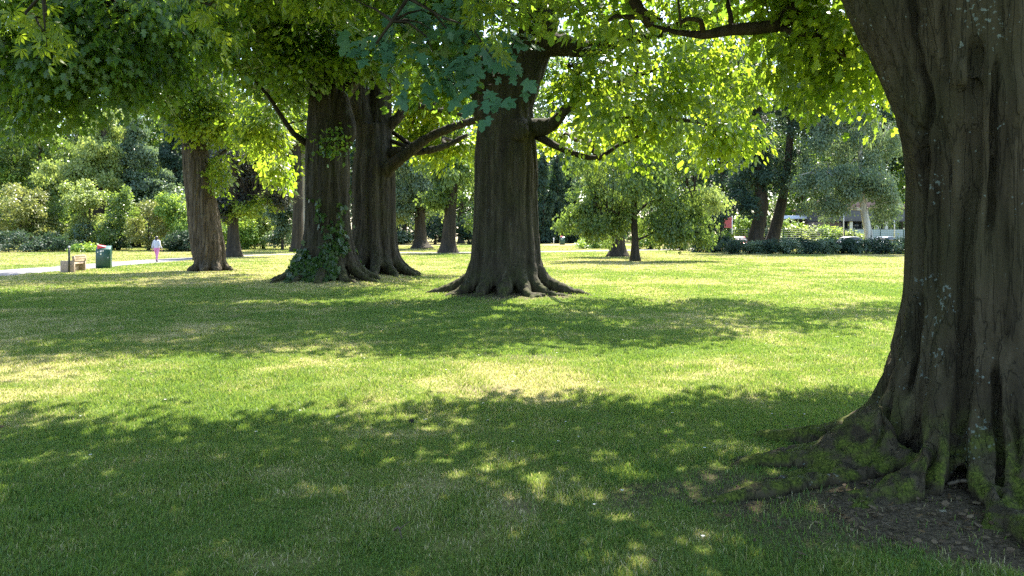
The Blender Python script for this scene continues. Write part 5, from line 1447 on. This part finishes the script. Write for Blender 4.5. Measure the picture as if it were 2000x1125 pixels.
for s in (-1, 1):
    body.append((ar([(s * 0.08, 0.0, 1.53), (s * 0.092, -0.005, 1.53)]), ar([0.024, 0.02])))   # ears
    hip, knee, ank = legs[s]
    body.append((ar([hip, (hip + knee) / 2, knee, (knee * 0.6 + ank * 0.4), ank]), ar([0.085, 0.07, 0.05, 0.05, 0.034])))
    sh, el, wr = ar([s * 0.165, 0, 1.31]), ar([s * 0.25, -0.05 - 0.03 * s, 1.05]), ar([s * 0.285, 0.05 + 0.05 * s, 0.83])
    body.append((ar([sh, el, wr]), ar([0.045, 0.036, 0.024])))
    body.append((ar([wr, wr + (0, 0.012, -0.05), wr + (0, 0.02, -0.085)]), ar([0.024, 0.03, 0.026])))
    for k, (oy, l) in enumerate(((-0.024, 0.06), (-0.008, 0.072), (0.008, 0.068), (0.024, 0.054))):
        st = wr + (0, 0.02 + oy, -0.085)
        body.append((ar([st, st + (-s * 0.004, 0.004, -l * 0.5), st + (-s * 0.016, 0.006, -l)]), ar([0.0085, 0.008, 0.0065])))
    st = wr + (-s * 0.005, 0.03, -0.04)
    body.append((ar([st, st + (-s * 0.012, 0.025, -0.03), st + (-s * 0.014, 0.03, -0.055)]), ar([0.010, 0.009, 0.007])))
    legs[s] = (hip, knee, ank, sh, el, wr)
skin_mesh('body', body, 0.007, M['skin'], per, 2)
skin_mesh('hair', [(ar([(0, -0.01, 1.42), (0, -0.035, 1.50), (0, 0.0, 1.575), (0, 0.02, 1.635)]), ar([0.055, 0.095, 0.105, 0.06])), (ar([(0, -0.06, 1.50), (0, -0.075, 1.42), (0, -0.07, 1.36)]), ar([0.06, 0.065, 0.03]))], 0.012, M['hair'], per)
cg = [(ar([(0, 0, 0.90), (0, 0, 1.02), (0, 0, 1.2), (0, 0, 1.33), (0, 0.0, 1.395)]), ar([0.15, 0.128, 0.145, 0.125, 0.06]))]
for s in (-1, 1):
    hip, knee, ank, sh, el, wr = legs[s]
    cg.append((ar([(s * 0.05, 0, 1.34), sh, el, wr + (0, 0, 0.04)]), ar([0.075, 0.068, 0.055, 0.042])))
    cg.append((ar([(s * 0.07, 0, 0.90), (s * 0.07, 0, 1.25)]), ar([0.12, 0.11])))
skin_mesh('cardigan', cg, 0.012, M['cardigan'], per)
tr = [(ar([(0, 0, 0.97), (0, 0, 0.84), (0, 0, 0.78)]), ar([0.125, 0.135, 0.10]))]
for s in (-1, 1):
    hip, knee, ank = legs[s][:3]
    tr.append((ar([hip + (0, 0, 0.06), hip + (0, -0.01, -0.06), knee, ank + (0, 0, 0.02)]), ar([0.10, 0.095, 0.066, 0.058])))
skin_mesh('trousers', tr, 0.012, M['pink'], per)
for s in (-1, 1):
    ank = legs[s][2]
    z = ank[2] - 0.085
    skin_mesh('shoe', [(ar([ank + (0, -0.04, -0.045), ank + (0, 0.04, -0.05), ank + (0, 0.15, -0.058)]), ar([0.04, 0.042, 0.028]))], 0.01, M['shoe'], per)


# ------------------------------------------------------------------ litter, daisies, twigs
def ground_pts(px, py):
    d = F * CH / (np.asarray(py, float) - HZ)
    return (np.asarray(px, float) - 1000) / F * d, d


rg = np.random.default_rng(31)
n = 700
x = 2.7 + rg.normal(size=n) * 0.85; y = 4.05 + rg.normal(size=n) * 0.38
k = dirt_amount(x, y) > 0.35
x, y = x[k], y[k]
x2 = (rg.random(260) - 0.5) * 16; y2 = 3.4 + 20 * rg.random(260)
x, y = np.concatenate([x, x2]), np.concatenate([y, y2])
n = len(x)
pos = np.stack([x, y, ground_z(x, y) + 0.012 + 0.02 * rg.random(n)], 1)
M['dead_leaf'] = leaf_mat('dead_leaf', (0.07, 0.045, 0.025), (0.19, 0.145, 0.09), (0.12, 0.07, 0.03), (0.3, 0.22, 0.1), 0.2, 0.7, 0.2)
dr = rg.normal(size=(n, 3)); dr[:, 2] *= 0.2
tag(link('leaf_litter', leaves_mesh('leaf_litter', pos, dr, rg.normal(size=(n, 3)) * 0.35 + np.array([0, 0, 1]), 0.02 + 0.035 * rg.random(n), rg.random(n), OVAL, M['dead_leaf'])), 'dry leaf litter and bits scattered over soil and lawn', 'litter', kind='stuff')
n = 130
y = 3.6 + 16 * rg.random(n) ** 0.8; x = (rg.random(n) - 0.5) * 1.4 * y
pos = np.stack([x, y, ground_z(x, y) + 0.05], 1)
pos = np.repeat(pos, 8, 0)
aa = np.tile(np.arange(8) / 8 * 2 * math.pi, n)
dr = np.stack([np.cos(aa), np.sin(aa), 0.15 + 0 * aa], 1)
M['petal'] = leaf_mat('daisy_petal', (0.75, 0.75, 0.75), (0.8, 0.8, 0.78), (0.6, 0.6, 0.6), (0.6, 0.6, 0.6), 0.3)
tag(link('daisies', leaves_mesh('daisies', pos, dr, np.tile([0, 0, 1.0], (n * 8, 1)) + rg.normal(size=(n * 8, 3)) * 0.1, np.full(n * 8, 0.013), rg.random(n * 8), KITE, M['petal'])), 'tiny white daisies dotted over the lawn', 'daisies', kind='stuff')

M['pale_leaf'] = leaf_mat('pale_dry_leaf', (0.26, 0.24, 0.18), (0.38, 0.35, 0.26), (0.2, 0.18, 0.12), (0.3, 0.26, 0.18), 0.2, 0.7)
M['black_leaf'] = leaf_mat('blackened_leaf', (0.015, 0.013, 0.012), (0.03, 0.026, 0.022), (0.02, 0.02, 0.01), (0.03, 0.03, 0.02), 0.1, 0.6)
for px, py, mt, s, lab in ((358, 892, 'black_leaf', 0.085, 'curled black leaf on the shaded lawn, lower left'), (798, 832, 'black_leaf', 0.09, 'curled black leaf on the lawn beside a pale one'), (833, 829, 'pale_leaf', 0.09, 'pale flat leaf on the lawn beside a black one'), (655, 820, 'pale_leaf', 0.07, 'pale leaf right at the edge of the foreground shade'), (955, 650, 'pale_leaf', 0.16, 'pale leaf in the middle band of shade'), (1855, 1024, 'pale_leaf', 0.08, 'pale lobed leaf on the soil under the huge trunk'), (955, 953, 'pale_leaf', 0.05, 'small pale leaf in the foreground grass')):
    gx2, gy2 = ground_pts([px], [py])
    k = 1
    pp_ = np.stack([rg.normal(size=k) * s * 0.25, rg.normal(size=k) * s * 0.2, 0.035 + 0.01 * np.arange(k)], 1)
    dd_ = rg.normal(size=(k, 3)); dd_[:, 2] = 0.25
    o = link('fallen_leaf', leaves_mesh('fallen_leaf', pp_, dd_, rg.normal(size=(k, 3)) * 0.5 + np.array([0, 0, 1]), np.full(k, s * 0.6), rg.random(k), MAPLE, M[mt]), None, (gx2[0], gy2[0], float(ground_z(gx2, gy2)[0])))
    tag(o, lab, 'fallen leaf', 'fallen leaves on the lawn')
for (pa, pb, r_, lab) in (((1850, 985), (1935, 998), 0.012, 'bent bare twig lying on the mossy root'), ((1690, 1048), (1745, 1050), 0.006, 'thin straight twig on the bare soil'), ((770, 1050), (785, 1066), 0.006, 'small forked twig in the foreground grass')):
    (xa_, ya_), (xb_, yb_) = [(float(q[0][0]), float(q[1][0])) for q in (ground_pts([pa[0]], [pa[1]]), ground_pts([pb[0]], [pb[1]]))]
    za, zb = [float(ground_z(np.array([u]), np.array([w]))[0]) + 0.04 for u, w in ((xa_, ya_), (xb_, yb_))]
    mb = MB(); p, r = catmull([(0, 0, 0), ((xb_ - xa_) * 0.5, (yb_ - ya_) * 0.5 + 0.02, 0.03), (xb_ - xa_, yb_ - ya_, zb - za)], [r_, r_ * 0.9, r_ * 0.5], 0.02)
    mb.tube(p, r, 6); mb.tube([p[len(p) // 2], p[len(p) // 2] + (0.05, 0.03, 0.03)], [r_ * 0.6, r_ * 0.3], 5)
    tag(mb.build('twig', M['bark_ridged'], None, True, loc=(xa_, ya_, za)), lab, 'twig')

# ------------------------------------------------------------------ light, sky, camera
w = bpy.data.worlds.new('World')
scene.world = w
w.use_nodes = True
nt = w.node_tree
nt.nodes.clear()
sky = nt.nodes.new('ShaderNodeTexSky')
sky.sky_type = 'NISHITA'
sky.sun_disc = False
sky.sun_elevation = SUN_EL
sky.sun_rotation = SUN_AZ
sky.air_density = 1.0
sky.dust_density = 1.5
bg = nt.nodes.new('ShaderNodeBackground')
bg.inputs['Strength'].default_value = 0.13
ow = nt.nodes.new('ShaderNodeOutputWorld')
nt.links.new(sky.outputs[0], bg.inputs[0])
nt.links.new(bg.outputs[0], ow.inputs[0])
sl = bpy.data.lights.new('sun', 'SUN')
sl.energy = 4.8
sl.angle = math.radians(0.53)
sl.color = (1.0, 0.935, 0.82)
so = bpy.data.objects.new('sun', sl)
COL.objects.link(so)
to_sun = Vector((math.sin(SUN_AZ) * math.cos(SUN_EL), math.cos(SUN_AZ) * math.cos(SUN_EL), math.sin(SUN_EL)))
so.rotation_euler = to_sun.to_track_quat('Z', 'Y').to_euler()
so.location = (0, 0, 30)

cam = bpy.data.cameras.new('camera')
cam.sensor_width = 36
cam.lens = 36 * F / 2000
cam.shift_y = -(562.5 - HZ) / 2000
cam.clip_start = 0.05
cam.clip_end = 2000
co = bpy.data.objects.new('camera', cam)
COL.objects.link(co)
co.location = (0, 0, CH)
co.rotation_euler = (math.radians(90), 0, 0)
scene.camera = co

scene.view_settings.view_transform = 'Standard'
scene.view_settings.look = 'None'
scene.view_settings.gamma = 1
scene.view_settings.exposure = 2.22
cy = scene.cycles
cy.max_bounces = 8
cy.diffuse_bounces = 4
cy.glossy_bounces = 2
cy.transmission_bounces = 5
cy.transparent_max_bounces = 4
cy.sample_clamp_indirect = 4
cy.caustics_reflective = False
cy.caustics_refractive = False
cy.use_denoising = False
cy.denoiser = 'OPENIMAGEDENOISE'
cy.denoising_prefilter = 'ACCURATE'
cy.denoising_input_passes = 'RGB_ALBEDO_NORMAL'
cy.volume_bounces = 0
